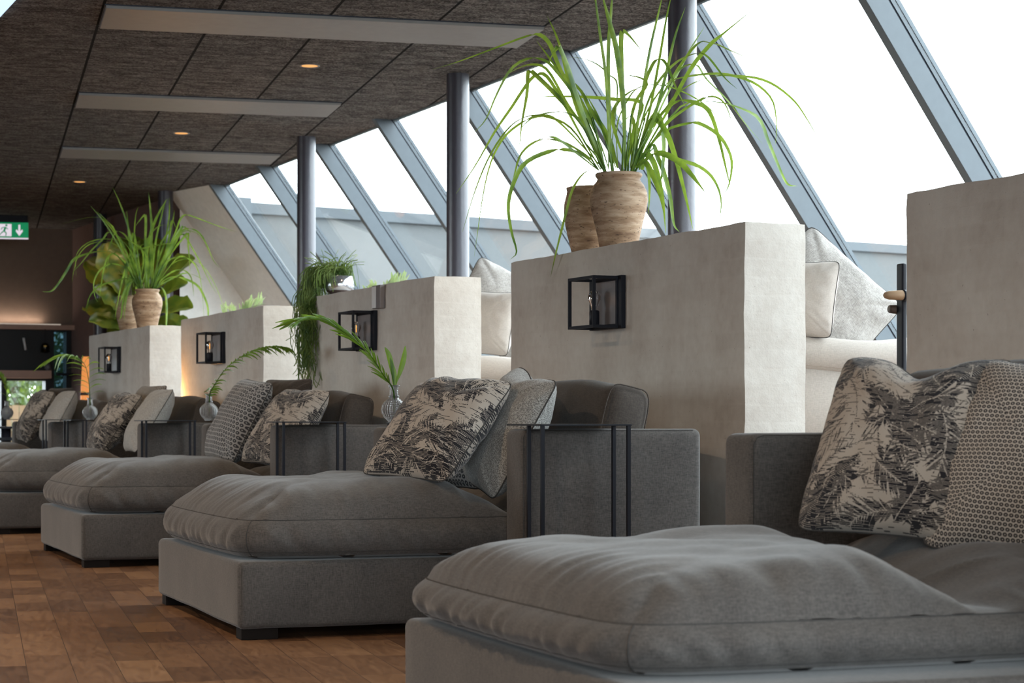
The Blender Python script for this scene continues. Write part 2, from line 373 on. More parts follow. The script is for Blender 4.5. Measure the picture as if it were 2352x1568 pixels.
# left and back walls with big unseen windows, assumed and sized for fill light
def wall_open(name, axis, pos, lo, hi, opens, z0, z1, mat):
    m = MB(); cur = lo
    for a, c_ in opens + [(hi, hi)]:
        def bx(p, q, za, zb):
            if axis == 'x': m.box((pos - .1, p, za), (pos + .1, q, zb))
            else: m.box((p, pos - .1, za), (q, pos + .1, zb))
        if a > cur: bx(cur, a, 0, ZC)
        if c_ > a: bx(a, c_, 0, z0); bx(a, c_, z1, ZC)
        cur = c_
    return m.build(name, mat)
LO = [(11.5, 16.5)]
struct(wall_open('wall_left', 'x', -6.1, -4.2, 24, LO, .25, 2.6, M['brownwall']))
BO = [(-4.5, 5.6)]
struct(wall_open('wall_back', 'y', -4.1, -6.2, 6.6, BO, .25, 2.6, M['brownwall']))
k = 10
for a, c_ in LO:
    struct(MB().box((-6.105, a, .25), (-6.095, c_, 2.6)).build('window_%d' % k, M['pane'])); k += 1
for a, c_ in BO:
    struct(MB().box((a, -4.105, .25), (c_, -4.095, 2.6)).build('window_%d' % k, M['pane'])); k += 1
# sloping glazing: one frame bar and one pane per bay
MY = [18.60, 17.045, 15.485, 14.015, 12.515, 10.96, 9.43, 7.89, 6.35, 4.81, 3.27, 1.73, .19, -1.35, -2.89]
nx, nz = math.sin(R(54)), math.cos(R(54)); tx, tz = math.cos(R(54)), -math.sin(R(54))
def gl(s, d, Y):     # s metres down the slope, d metres out from the glass plane
    return (XE + tx * s + nx * d, Y, ZC + tz * s + nz * d)
LEN = (XS + .05 - XE) / tx
def bar(m, Y, w, d0, d1, s0=-.12):
    m.prism([gl(s0, d0, Y), gl(LEN, d0, Y), gl(LEN, d1, Y), gl(s0, d1, Y)], (0, w, 0))
for i, Y in enumerate(MY):
    w_ = thing('window_%d' % (i + 1), gl(LEN / 2, 0, Y)); w_['kind'] = 'structure'
    off = Vector(w_.location)
    def put(m, name, mat, bevel=0):
        m.v = [tuple(Vector(p) - off) for p in m.v]; return m.build(name, mat, w_, bevel=bevel)
    m = MB(); bar(m, Y, .058, -.125, -.022); put(m, 'mullion', M['mullion'], .002)
    m = MB(); bar(m, Y + .004, .05, -.022, -.014); bar(m, Y + .004, .05, .003, .010); put(m, 'gasket', M['gasket'])
    m = MB(); bar(m, Y - .002, .062, -.014, .003); bar(m, Y - .002, .062, .010, .030); put(m, 'glazing_bead', M['mullion'])
    Yn = MY[i - 1] if i else 19.4
    m = MB(); m.prism([gl(-.1, 0, Y + .055), gl(LEN, 0, Y + .055), gl(LEN, .012, Y + .055), gl(-.1, .012, Y + .055)], (0, Yn - Y - .055, 0)); put(m, 'pane', M['pane'])
# columns
for i, (x, Y, lab) in enumerate(((4.80, 9.0, 'dark round steel column rising behind the grass pot'), (4.80, 12.0, 'dark round steel column behind the partition with the sensor box'),
                      (4.80, 15.15, 'dark round steel column beside the trailing plant'), (4.72, 19.35, 'dark round column at the edge of the white end wall'), (4.62, 21.85, 'dark round column in the shadowed far corner'))):
    m = MB(); m.lathe([(.072, 0), (.072, ZC)], 40); o = m.build('column', M['column'], smooth=True); o.location = (x, Y, 0); struct(o, lab, 'column')
# low brick partitions
def partition(y0, y1, seed, label):
    L = y1 - y0; o_ = Vector((XW, y0, 0)); m = MB()
    bm = bmesh.new(); bmesh.ops.create_cube(bm, size=1)
    bmesh.ops.scale(bm, vec=(TW, L, HW), verts=bm.verts); bmesh.ops.translate(bm, vec=(TW / 2, L / 2, HW / 2), verts=bm.verts)
    bmesh.ops.subdivide_edges(bm, edges=bm.edges, cuts=1)
    for ax, n in ((1, 36), (2, 26), (0, 5)):
        for k in range(1, n):
            co = [0, 0, 0]; no = [0, 0, 0]; no[ax] = 1; co[ax] = (TW, L, HW)[ax] * k / n
            bmesh.ops.bisect_plane(bm, geom=bm.verts[:] + bm.edges[:] + bm.faces[:], plane_co=co, plane_no=no)
    bmesh.ops.remove_doubles(bm, verts=bm.verts, dist=1e-5)
    r = .012
    for v in bm.verts:
        p = v.co; q = Vector((min(max(p.x, r), TW - r), min(max(p.y, r), L - r), min(p.z, HW - r)))
        d = p - q
        if d.length > 1e-6 and sum(abs(c) > 1e-6 for c in d) > 1: v.co = q + d.normalized() * r
        nn = mnoise.noise_vector(Vector((p.x * 5 + seed, p.y * 5, p.z * 5))) * .004 + mnoise.noise_vector(Vector((p.x * 19 + seed, p.y * 19, p.z * 19))) * .0022
        if p.z > .01: v.co += nn
    me = bpy.data.meshes.new('partition_wall'); bm.to_mesh(me); bm.free()
    me.polygons.foreach_set('use_smooth', [True] * len(me.polygons)); me.set_sharp_from_angle(angle=R(28)); me.materials.append(M['brick'])
    o = bpy.data.objects.new('partition_wall', me); C.objects.link(o); o.location = o_
    return struct(o, label, 'partition wall')
BL = [(3.32, 5.475, 'low limewashed brick partition cut off by the picture edge'), (6.495, 8.65, 'low limewashed brick partition carrying the big grass pot'),
      (9.622, 11.75, 'low limewashed brick partition carrying the trailing plant'), (12.656, 14.786, 'low limewashed brick partition with a bare top'), (15.775, 18.076, 'low limewashed brick partition at the far end of the row')]
for i, (a, c_, l) in enumerate(BL): partition(a, c_, i * 13.7, l)

# ------------------------------------------------------------------ ceiling fittings
def G(c, g, z): return Vector((c * math.cos(GA) + g * math.sin(GA), -c * math.sin(GA) + g * math.cos(GA), z))
for c0, c1, g0, lab in ((.632, 3.022, 10.90, 'longest pale radiant heating panel nearest the camera in the dark ceiling'), (.632, 2.405, 13.90, 'pale radiant heating panel in the middle of the dark ceiling'), (.632, 2.39, 16.74, 'pale radiant heating panel farthest along the dark ceiling')):
    t_ = thing('ceiling_panel', G(c0, g0, ZC), -GA, lab, 'heating panel', 'pale panels in the ceiling')
    MB().box((.006, .0, -.022), (c1 - c0 - .006, .585, .0)).build('face_plate', M['panel'], t_, bevel=.003)
    MB().box((.0, -.006, -.006), (c1 - c0, .591, .0)).build('rim', M['gasket'], t_)
def spot(name, loc, energy, size=R(110), col=(1, .72, .42), blend=.6):
    l = bpy.data.lights.new(name, 'SPOT'); l.energy = energy; l.spot_size = size; l.color = col; l.shadow_soft_size = .04; l.spot_blend = blend
    o = bpy.data.objects.new(name, l); C.objects.link(o); o.location = loc; return o
for (x, y), lab in zip(((3.842, 12.06), (3.86, 15.32), (3.80, 18.87)), ('small warm downlight nearest the camera in the ceiling', 'small warm downlight midway along the ceiling', 'small warm downlight farthest along the ceiling')):
    t_ = thing('downlight', (x, y, ZC), 0, lab, 'downlight', 'recessed warm downlights')
    MB().lathe([(.05, .0), (.062, -.004), (.064, -.001), (.064, .0)], 28).build('rim', M['panel'], t_, True)
    MB().lathe([(.0, -.002), (.05, -.002)], 28).build('lens', M['lamp'], t_)
    spot('downlight_beam', (x, y, ZC - .02), 40)
for (x, y) in ((.3, 3.2), (.3, 6.4), (.3, 9.6), (.3, 12.8), (.3, 16), (-2.2, 4.8), (-2.2, 8.0), (-2.2, 11.2), (-2.2, 14.4), (-4.4, 6.4), (-4.4, 9.6), (3.84, 8.8)):  # unseen extra lamps, added as warm fill for the room-facing sides
    dup(t_, 'added warm fill downlight over the walkway outside the picture', loc=(x, y, ZC)); spot('downlight_beam', (x, y, ZC - .02), 105 if x < 3 else 40, R(150), (1, .74, .5))
t_ = thing('assumed_glow_lamp', (3.60, 14.93, 0), 0, 'assumed low black lamp hidden behind the fourth chaise lounge', 'lamp')  # unseen lamp, assumed and added to cast the orange glow on the partition
MB().lathe([(0, 0), (.05, 0), (.05, .012), (.006, .02), (.006, .74), (0, .74)], 16).build('stand', M['black'], t_, True)
MB().tube([(0, .03, .74), (.02, -.0, .77)], [.03, .034], 14).build('head', M['black'], t_, True)
l_ = spot('assumed_glow_beam', (3.63, 14.90, .79), 24, R(150), (1, .5, .16), .9); l_.rotation_euler = Vector((-.25, .5, -.25)).to_track_quat('Z', 'Y').to_euler()  # added orange beam, thrown onto the partition's far end
o = MB().box((-.12, -2.0, -.03), (0, 0, 0)).build('ceiling_light', M['striplight']); o.location = (1.812, 11.25, ZC)
tag(o, 'thin cool strip light at the top corner of the ceiling', 'light')

# exit sign
ps = at(33, 528, 22.0)
t_ = thing('exit_sign', (at(20, 528, 22).x, at(20, 528, 22).y, 2.9), -TH * .6, 'green hanging exit sign with running figure and down arrow', 'sign')
sz = at(20, 546, 22).z - 2.9; st = at(20, 511, 22).z - 2.9
MB().box((-.24, -.03, -.075), (.20, .03, 0)).build('mount', M['black'], t_)
MB().box((-.26, -.012, sz), (.205, .012, st)).build('panel', M['signgreen'], t_)
MB().box((-.26, -.014, sz - .012), (.205, .014, sz)).build('light_strip', M['signwhite'], t_)
for x in (-.2, .15): MB().box((x, -.004, st), (x + .01, .004, -.07)).build('hanger', M['black'], t_)
H_ = st - sz; m = MB(); m.box((-.115, -.0135, sz + .1 * H_), (.03, -.012, sz + .9 * H_)); m.build('doorway_symbol', M['signwhite'], t_)
ym = -.0145; cz = sz + H_ / 2
def poly(m, pts): m.prism([(x, ym, z) for x, z in pts], (0, .002, 0))
m = MB(); U = H_ / 10
def P2(x, z): return (-.045 + x * U, sz + z * U)
for seg in (((-.2, 4.2), (.8, 7.0), 1.3), ((-.2, 4.4), (-1.8, 3.2), .7), ((-1.8, 3.2), (-3.0, 1.7), .6), ((.1, 4.2), (1.3, 3.0), .8), ((1.3, 3.0), (.9, 1.2), .6), ((.7, 6.9), (2.4, 5.6), .5), ((.5, 6.9), (-1.4, 6.6), .5), ((-1.4, 6.6), (-2.1, 5.2), .5)):
    a, c_ = Vector(P2(*seg[0])), Vector(P2(*seg[1])); n_ = (c_ - a).orthogonal().normalized() * seg[2] * U / 2
    poly(m, [a - n_, c_ - n_, c_ + n_, a + n_])
poly(m, [Vector(P2(1.3, 8.1)) + Vector((math.cos(q), math.sin(q))) * .75 * U for q in [i * math.pi / 5 for i in range(10)]])
m.build('running_figure', M['signgreen'], t_)
m = MB(); ax = .112
poly(m, [(ax - .3 * U * 2, cz + 3.6 * U), (ax - .3 * U * 2, cz - .6 * U), (ax - 1.9 * U, cz + .6 * U), (ax - 2.3 * U, cz - .7 * U), (ax, cz - 3.8 * U), (ax + 2.3 * U, cz - .7 * U), (ax + 1.9 * U, cz + .6 * U), (ax + .6 * U, cz - .6 * U), (ax + .6 * U, cz + 3.6 * U)])
m.build('arrow', M['signwhite'], t_)

# ------------------------------------------------------------------ wall sconces (origin on the wall face, x out of the wall = -X)
def sconce(Y, label):
    t_ = thing('wall_sconce', (XW, Y, 1.21), 0, label, 'wall lamp', 'black cage lamps on the partitions')
    MB().box((-.022, -.15, -.108), (0, .15, .108)).build('back_plate', M['black'], t_, bevel=.002)
    MB().box((-.0245, -.118, -.088), (-.022, .118, .088)).build('reflector', M['greyplastic'], t_)
    m = MB(); w, h, x0, x1, r = .116, .1, -.128, -.022, .006
    for y in (-w, w):
        m.box((x0 - r, y - r, -h - r), (x0 + r, y + r, h + r))
        for z in (-h, h): m.box((x0, y - r, z - r), (x1, y + r, z + r))
        m.box((x1 - .006, y - r, -h - r), (x1, y + r, h + r))
    for z in (-h, h):
        m.box((x0 - r, -w, z - r), (x0 + r, w, z + r)); m.box((x1 - .006, -w, z - r), (x1, w, z + r))
    m.build('cage', M['black'], t_)
    MB().lathe([(0, -.1), (.021, -.1), (.021, -.035), (.017, -.03), (0, -.03)], 24, (-.07, 0, 0)).build('socket', M['black'], t_, True)
    bl = MB().lathe([(.0, .052), (.013, .05), (.022, .041), (.026, .028), (.026, .014), (.021, 0), (.014, -.015), (.012, -.032)], 24, (-.07, 0, .0)).build('bulb', M['glass'], t_, True)
    m = MB()
    for q in (-.006, 0, .006): m.tube([(-.07 + q * .4, q, -.008), (-.07 + q * .4, q, .034)], .0022, 6)
    m.build('filament', M['filament'], bl)
    return t_
sc = sconce(7.61, 'black cage wall lamp on the partition under the big grass pot')
for Y, l in ((10.62, 'black cage wall lamp behind the arching palm frond'), (13.70, 'black cage wall lamp on the partition with the bare top'), (16.92, 'black cage wall lamp on the farthest partition')):
    dup(sc, l, loc=(XW, Y, 1.21))
t_ = thing('sensor_box', (XW, 10.41, 1.385), 0, 'small white sensor box on the partition beside the trailing plant', 'sensor')
MB().box((-.03, -.062, -.062), (0, .062, .064)).build('housing', M['greyplastic'], t_, bevel=.003)
MB().box((-.034, -.002, -.058), (-.03, .06, .058)).build('cover', M['offwhite'], t_, bevel=.002)

# ------------------------------------------------------------------ chaise lounges
def smooth(a, b_, x):
    t = min(max((x - a) / (b_ - a), 0), 1); return t * t * (3 - 2 * t)
def seat_mesh(seed, prof, x0=.03, x1=1.42, y0=.045, y1=1.43, zb=.262, z1=.395):
    """box cushion: closed surface from a subdivided cube; prof(u,v) gives the crown above the top seam"""
    bm = bmesh.new(); N = 92
    hx, hy = (x1 - x0) / 2, (y1 - y0) / 2; cx, cy = (x0 + x1) / 2, (y0 + y1) / 2
    def add_grid(fn, nu, nv):
        vs = [[bm.verts.new(fn(-1 + 2 * i / nu, -1 + 2 * j / nv)) for i in range(nu + 1)] for j in range(nv + 1)]
        for j in range(nv):
            for i in range(nu): bm.faces.new((vs[j][i], vs[j][i + 1], vs[j + 1][i + 1], vs[j + 1][i]))
    def plan(X, Y):
        m = max(abs(X), abs(Y))
        if m < 1e-6: return 0, 0
        n = 14; k = m / ((abs(X) ** n + abs(Y) ** n) ** (1 / n)); return X * k * (1 + .018 / hx * (1 - Y * Y)), Y * k * (1 + .027 / hy * (1 - X * X))
    def fold(p, amp, f): return amp * mnoise.noise(Vector((p[0] * f + seed, p[1] * f, p[2] * 2)))
    def top(X, Y):
        px, py = plan(X, Y); x, y = cx + hx * px, cy + hy * py
        e = min(1 - abs(X), 1 - abs(Y)); ex, ey = 1 - abs(X), 1 - abs(Y)
        crown = prof((X + 1) / 2, (Y + 1) / 2)
        edge = (1 - abs(X) ** 7) ** .5 * (1 - abs(Y) ** 6) ** .5
        z = z1 + crown * edge + .010 * math.exp(-e / .06) * 0
        z += edge * .014 * mnoise.noise(Vector((x * 3.5 + seed, y * 3.5, 0))) + edge * .006 * mnoise.noise(Vector((x * 9, y * 9 + seed, 3)))
        # puckers running in from the seams
        if ex < ey: w = math.exp(-((ex - .10) / .13) ** 2); z += w * (.010 * mnoise.noise(Vector((x * 2.5, y * 22 + seed, 1))) + .004 * mnoise.noise(Vector((x * 5, y * 55, seed))))
        else: w = math.exp(-((ey - .10) / .13) ** 2); z += w * (.010 * mnoise.noise(Vector((x * 22 + seed, y * 2.5, 1))) + .004 * mnoise.noise(Vector((x * 55, y * 5, seed))))
        return Vector((x, y, z))
    def side(X, Y, t):      # t 0 bottom .. 1 top seam
        px, py = plan(X, Y); bul = .03 * (1 - (2 * t - 1) ** 2)
        x, y = cx + hx * px, cy + hy * py
        zz = zb + .012 + (z1 - zb - .012) * t
        n = Vector((px if abs(X) > .999 else px ** 9 * .7, py if abs(Y) > .999 else py ** 9 * .7, 0))
        if n.length > 0: n.normalize()
        s_ = (y if abs(X) > abs(Y) else x)
        wv = .016 * (.42 - abs(mnoise.noise(Vector((s_ * 11 + seed + t * .8, t * 1.1 + s_ * 3, 5))))) + .006 * mnoise.noise(Vector((s_ * 30 + t * 1.5, t * 1.5, seed)))
        return Vector((x, y, zz)) + n * (bul + wv * (1 - (2 * t - 1) ** 4) - (.0))
    add_grid(top, N, N)
    for sx in (-1, 1): add_grid(lambda u, t: side(sx, u, (t + 1) / 2), N, 16)
    for sy in (-1, 1): add_grid(lambda u, t: side(u, sy, (t + 1) / 2), N, 16)
    def bot(X, Y):
        px, py = plan(X, Y); e = min(1 - abs(X), 1 - abs(Y)); return Vector((cx + hx * px, cy + hy * py, zb + .012 * math.exp(-e / .03)))
    add_grid(bot, 40, 40)
    bmesh.ops.remove_doubles(bm, verts=bm.verts, dist=.0006); bmesh.ops.recalc_face_normals(bm, faces=bm.faces)
    me = bpy.data.meshes.new('seat_cushion'); bm.to_mesh(me); bm.free()
    me.polygons.foreach_set('use_smooth', [True] * len(me.polygons)); me.materials.append(M['linen'])
    def ring(t):
        pts = []
        for a, b_ in (((-1, -1), (1, -1)), ((1, -1), (1, 1)), ((1, 1), (-1, 1)), ((-1, 1), (-1, -1))):
            for k in range(60):
                f_ = k / 60; pts.append(side(a[0] + (b_[0] - a[0]) * f_, a[1] + (b_[1] - a[1]) * f_, t))
        return pts + [pts[0]]
    sm = MB(); sm.tube(ring(1.0), .002, 5, False); sm.tube(ring(.12), .0014, 5, False)
    for X, Y in ((-1, -1), (-1, 1)): sm.tube([side(X, Y, k / 8) + Vector((-.0005, .0005 * Y, 0)) for k in range(9)], .0013, 5)
    return me, sm
def prof_a(u, v):      # lounge with one long hump over the foot and a dip where the seat begins
    h = .128 * smooth(-.12, .15, u) * (1 - smooth(.50, .74, u)) + .075 * smooth(.68, .85, u) * smooth(-.05, .4, v)
    h *= 1 - .22 * math.exp(-((u - .30) / .07) ** 2 - ((v - .75) / .28) ** 2)
    h += .018 * math.exp(-((u - .45) / .12) ** 2 - ((v - .3) / .25) ** 2)
    h -= .03 * math.exp(-((u - .73) / .05) ** 2)
    return h
def prof_b(u, v):
    c0 = .50 + .20 * v
    h = .112 * smooth(-.2, .07, u) * (1 - smooth(c0 - .14, c0 + .07, u)) + .105 * smooth(c0 + .01, c0 + .20, u) * smooth(-.35, .40, v)
    h *= 1 - .17 * math.exp(-((u - .31) / .06) ** 2 - ((v - .95) / .35) ** 2)
    h += .012 * math.exp(-((u - .47) / .09) ** 2 - ((v - .8) / .3) ** 2) - .010 * math.exp(-((u - c0 - .03) / .03) ** 2)
    h += .02 * math.exp(-((u - .36) / .12) ** 2 - ((v - .15) / .2) ** 2)
    return h
SEAT = {}
SEAT['a'] = seat_mesh(3.1, prof_a); SEAT['b'] = seat_mesh(9.7, prof_b, x0=.02, y0=.165, z1=.362)
def soft_box(lo, hi, r, seed, amp=.003):
    """upholstered block with rounded edges and a slight fabric unevenness"""
    bm = bmesh.new(); bmesh.ops.create_cube(bm, size=1)
    s = Vector(hi) - Vector(lo); c = (Vector(hi) + Vector(lo)) / 2
    bmesh.ops.scale(bm, vec=s, verts=bm.verts)
    bmesh.ops.bevel(bm, geom=bm.edges[:], offset=r, segments=4, affect='EDGES', profile=.5)
    for ax in range(3):
        n = max(2, int(s[ax] / .09))
        for k in range(1, n):
            co = [0, 0, 0]; no = [0, 0, 0]; no[ax] = 1; co[ax] = -s[ax] / 2 + s[ax] * k / n
            bmesh.ops.bisect_plane(bm, geom=bm.verts[:] + bm.edges[:] + bm.faces[:], plane_co=co, plane_no=no)
    for v in bm.verts: v.co += c + mnoise.noise_vector(Vector(v.co) * 4 + Vector((seed, 0, 0))) * amp
    me = bpy.data.meshes.new('block'); bm.to_mesh(me); bm.free()
    me.polygons.foreach_set('use_smooth', [True] * len(me.polygons)); return me
def obj_me(name, me, mat, parent):
    o = bpy.data.objects.new(name, me); C.objects.link(o); me.name = name
    if not me.materials: me.materials.append(mat)
    o.parent = parent
    return o
def back_cushion_mesh():
    bm = bmesh.new(); me = soft_box((-.085, .03, 0), (.085, 1.43, .44), .055, 2.2, .012)
    for v in me.vertices:
        y, z = v.co.y, v.co.z; e = (1 - abs(2 * (z / .44) - 1) ** 2) * (1 - abs((y - .73) / .7) ** 4)
        v.co.x += (1 if v.co.x > 0 else -1) * .035 * max(e, 0)
        v.co.z += .022 * math.sin(math.pi * min(max((y - .03) / 1.4, 0), 1)) * (z / .44)
    return me
WB = 1.46
def chaise(loc, rz, seat, label):
    t_ = thing('chaise_lounge', loc, rz, label, 'sofa', 'grey chaise lounges in a row')
    bs = obj_me('base', soft_box((0, 0, .037), (1.60, WB, .26), .022, 1), M['linen'], t_)
    for y in (.0005, WB - .0005):
        sgn = -1 if y < .5 else 1; m = MB()
        m.tube([(.012, y - sgn * .002, .05), (.012, y - sgn * .002, .24), (.02, y - sgn * .006, .2535)], .0012, 5)
        m.build('welt', M['seam'], bs)
    for x, y in ((.015, .02), (.015, WB - .10), (1.44, .02), (1.44, WB - .10)):
        MB().box((x, y, 0), (x + .125, y + .08, .045)).build('foot', M['darkwood'], t_, bevel=.002)
    for y0, y1 in ((-.172, -.002), (WB + .002, WB + .172)):
        ar = obj_me('arm', soft_box((.938, y0, .035), (1.612, y1, .70), .026, y0 * 3), M['linen'], t_)
        for y in (y0 + .006, y1 - .006):
            m = MB(); m.tube([(.945, y, .06), (.945, y, .672), (.957, y, .69), (.975, y, .6955), (1.58, y, .6955)], .0011, 5)
            m.build('welt', M['seam'], ar)
    obj_me('back', soft_box((1.47, .0, .24), (1.612, WB, .69), .026, 6), M['linen'], t_)
    me, sm = SEAT[seat]; o = bpy.data.objects.new('seat_cushion', me); C.objects.link(o); o.parent = t_
    sm.build('seam', M['seam'], o)
    o = obj_me('back_cushion', back_cushion_mesh(), M['brownlinen'], t_); o.location = (1.335, 0, .425); o.rotation_euler = (0, R(13), 0)
    m = MB(); pts = []
    for k in range(40):
        a = k / 40 * 2 * math.pi; q = lambda c: (abs(c) ** .35) * (1 if c > 0 else -1)
        pts.append((q(math.cos(a)) * .083, .036, .22 + q(math.sin(a)) * .215))
    m.tube(pts + [pts[0]], .0024, 5, False); m.build('piping', M['brownlinen'], o)
    return t_
SO = [((1.632, 3.175, 0), 3.1), ((1.849, 6.578, 0), 3.1), ((2.03, 10.03, 0), 2.6), ((2.06, 13.08, 0), .9), ((2.08, 16.25, 0), 0)]
s2 = chaise(SO[1][0], -R(SO[1][1]), 'a', 'grey linen chaise lounge in full view, its wooden corner foot showing, second from the camera')
s1 = chaise(SO[0][0], -R(SO[0][1]), 'b', 'grey linen chaise lounge nearest the camera, cut off by the bottom of the picture')
for k, l in ((2, 'grey linen chaise lounge third from the camera, with the chain-pattern cushion'), (3, 'grey linen chaise lounge fourth from the camera, its foot cut off by the picture edge'), (4, 'grey linen chaise lounge farthest from the camera, only its seat and arms showing')):
    dup(s2, l, loc=SO[k][0], rot=(0, 0, -R(SO[k][1])))
def loc_of(i, x, y, z):
    a = -R(SO[i][1]); p = Matrix.Rotation(a, 3, 'Z') @ Vector((x, y, z)); return Vector(SO[i][0]) + p

# ------------------------------------------------------------------ C-shaped side tables hooked over the arms
def side_table(loc, rz, label):      # y axis points away from the arm (outside); top reaches back over the arm
    t_ = thing('side_table', loc, rz, label, 'side table', 'thin black side tables hooked over the sofa arms')
    MB().box((-.165, -.19, .712), (.165, .135, .7175)).build('table_top', M['tabletop'], t_, bevel=.001)
    for x in (-.155, .155):
        for y in (.0, .127): MB().box((x - .006, y - .006, .012), (x + .006, y + .006, .712)).build('leg', M['black'], t_)
    m = MB()
    for x in (-.155, .155): m.box((x - .006, -.19, 0), (x + .006, .135, .012))
    m.box((-.155, .121, 0), (.155, .133, .012)); m.build('base_rail', M['black'], t_)
    return t_
tn = ('second', 'third', 'fourth', 'fifth')
TB = {}
st = None
for i, (xx, far) in ((1, (1.10, False)), (1, (1.22, True)), (2, (1.08, False)), (2, (1.22, True)), (3, (1.08, False)), (3, (1.2, True)), (4, (1.02, False)), (4, (1.2, True))):
    p = loc_of(i, xx, WB + .175 + .045 if far else -.175 - .045, 0); rz = -R(SO[i][1]) + (0 if far else math.pi)
    lab = '%s black side table over the %s arm of the %s chaise lounge from camera' % ('vase-bearing' if far else 'empty', 'far' if far else 'near', tn[i - 1])
    if st is None: st = side_table(p, rz, lab); TB[(i, far)] = st
    else: TB[(i, far)] = dup(st, lab, loc=p, rot=(0, 0, rz))


def vase(loc, label):
    t_ = thing('vase', loc, 0, label, 'vase', 'round cut-glass vases on the side tables')
    pr = [(0, .002), (.024, .0), (.026, .004), (.030, .009), (.043, .022), (.053, .04), (.0555, .055), (.052, .072), (.042, .087), (.030, .097), (.021, .104), (.018, .112), (.0175, .14), (.020, .150), (.0255, .155), (.0255, .158)]
    inn = [(.0215, .158), (.015, .148), (.0135, .112), (.017, .103), (.027, .094), (.039, .083), (.048, .069), (.051, .055), (.0485, .042), (.039, .026), (.02, .014), (0, .012)]
    MB().lathe(pr + inn, 56).build('body', M['cutglass'], t_, True)
    MB().lathe([(.0205, .110), (.0225, .108), (.0225, .112), (.0205, .114)], 40).build('neck_ring', M['glass'], t_, True)
    return t_
def smoothpath(pts, n):
    P = [Vector(p) for p in pts]; P = [P[0] * 2 - P[1]] + P + [P[-1] * 2 - P[-2]]; out = []; S = len(P) - 3
    for i in range(n + 1):
        u = i / n * S; k = min(int(u), S - 1); t = u - k; a, b_, c, d = P[k:k + 4]
        out.append(.5 * ((2 * b_) + (c - a) * t + (2 * a - 5 * b_ + 4 * c - d) * t * t + (3 * b_ - a - 3 * c + d) * t ** 3))
    return out
def ribbon(m, path, width, side, fold=.25):
    v = []; n = len(path)
    for i, p in enumerate(path):
        t = (path[min(i + 1, n - 1)] - path[max(i - 1, 0)]).normalized()
        s = (side - t * side.dot(t)); s = s.normalized() if s.length > 1e-5 else t.orthogonal().normalized()
        nn = t.cross(s); w = width(i / (n - 1)) / 2
        v += [p - s * w + nn * w * fold, p, p + s * w + nn * w * fold]
    m.add(v, [(3 * i + k, 3 * i + k + 1, 3 * i + k + 4, 3 * i + k + 3) for i in range(n - 1) for k in (0, 1)])
def frond(path, L, label, group=None, n=22, droop=.5, start=.25, seed=1, mat='frond', width=.011, name='palm_frond', spread=.75):
    r = random.Random(seed); pth = smoothpath(path, 60); base = pth[0]
    t_ = thing(name, base, 0, label, 'palm leaf', group)
    q = [p - base for p in pth]
    MB().tube(q, [.0035 - .0025 * i / 60 for i in range(61)], 6).build('stem', M[mat], t_, True)
    m = MB()
    for k in range(n):
        f = start + (1 - start) * (k + .3) / n; i = min(int(f * 60), 59); p = q[i]; t = (q[i + 1] - q[i]).normalized()
        up = Vector((0, 0, 1)); s = t.cross(up); s = s.normalized() if s.length > .05 else Vector((1, 0, 0))
        l = L * (math.sin(math.pi * min(1, .18 + .75 * (1 - f) + .12)) * .55 + .5) * (.8 if f > .9 else 1)
        for sg in (-1, 1):
            d = (t * (1 - spread * .5) + s * sg * spread + up * r.uniform(.0, .18)).normalized(); ll = l * r.uniform(.85, 1.1)
            pp = [p + d * ll * a + Vector((0, 0, -1)) * droop * ll * a * a for a in (0, .2, .4, .6, .8, 1)]
            ribbon(m, pp, lambda a: width * (math.sin(math.pi * min(1, a * .92 + .06)) ** .7) + .0006, t.cross(d) + r.uniform(-.3, .3) * t + up * .2, .3)
    m.build('leaflets', M[mat], t_, True)
    return t_
vp = {1: loc_of(1, 1.13, WB + .20, .7177), 2: loc_of(2, 1.16, WB + .22, .7177), 3: loc_of(3, 1.08, WB + .22, .7177), 4: loc_of(4, 1.06, WB + .2, .7177)}
px = {1: 905, 2: 480, 3: 207, 4: 16}
v0 = None
for i in (3, 4):
    d_ = vp[i].dot(FW); q = at(px[i], 900, d_); TB[(i, True)].location = (q.x, q.y + .03, 0)
for i, l in ((1, 'cut-glass ball vase with the long arching frond, nearest the camera'), (2, 'cut-glass ball vase with the dark rising frond'), (3, 'clear ball vase with the fan of thin yellow-green leaflets'), (4, 'clear ball vase at the edge of the picture by the bright window')):
    d_ = vp[i].dot(FW); q = at(px[i], 900, d_); q.z = .7177; vp[i] = q
    if v0 is None: v0 = vase(q, l)
    else: dup(v0, l, loc=q)
def pxpath(pts, d, dz=0.0):
    return [at(x, y, d + dz * k / max(1, len(pts) - 1)) for k, (x, y) in enumerate(pts)]
d1 = vp[1].dot(FW)
frond(pxpath([(906, 945), (903, 895), (880, 860), (845, 808), (800, 770), (750, 738), (705, 733), (676, 742)], d1, -.25), .125, 'long bright green palm frond arching from the nearest ball vase', n=32, droop=.16, start=.2, seed=3, width=.009, spread=.52)
t_ = thing('palm_sprig', at(906, 945, d1), 0, 'two upright pointed green leaves in the nearest ball vase', 'palm leaf'); b0 = at(906, 945, d1); m = MB()
for pts in ([(906, 945), (905, 885), (900, 845), (893, 815), (884, 797)], [(907, 945), (910, 885), (920, 850), (928, 820), (931, 794)], [(906, 940), (906, 890), (905, 860), (897, 822)]):
    ribbon(m, [p - b0 for p in smoothpath(pxpath(pts, d1 - .01), 20)], lambda a: .021 * max(0, math.sin(math.pi * min(1, max(0, a - .28) * 1.38))) ** .8 + .002, RT, .3)
m.build('leaves', M['frond'], t_, True)
d2 = vp[2].dot(FW)
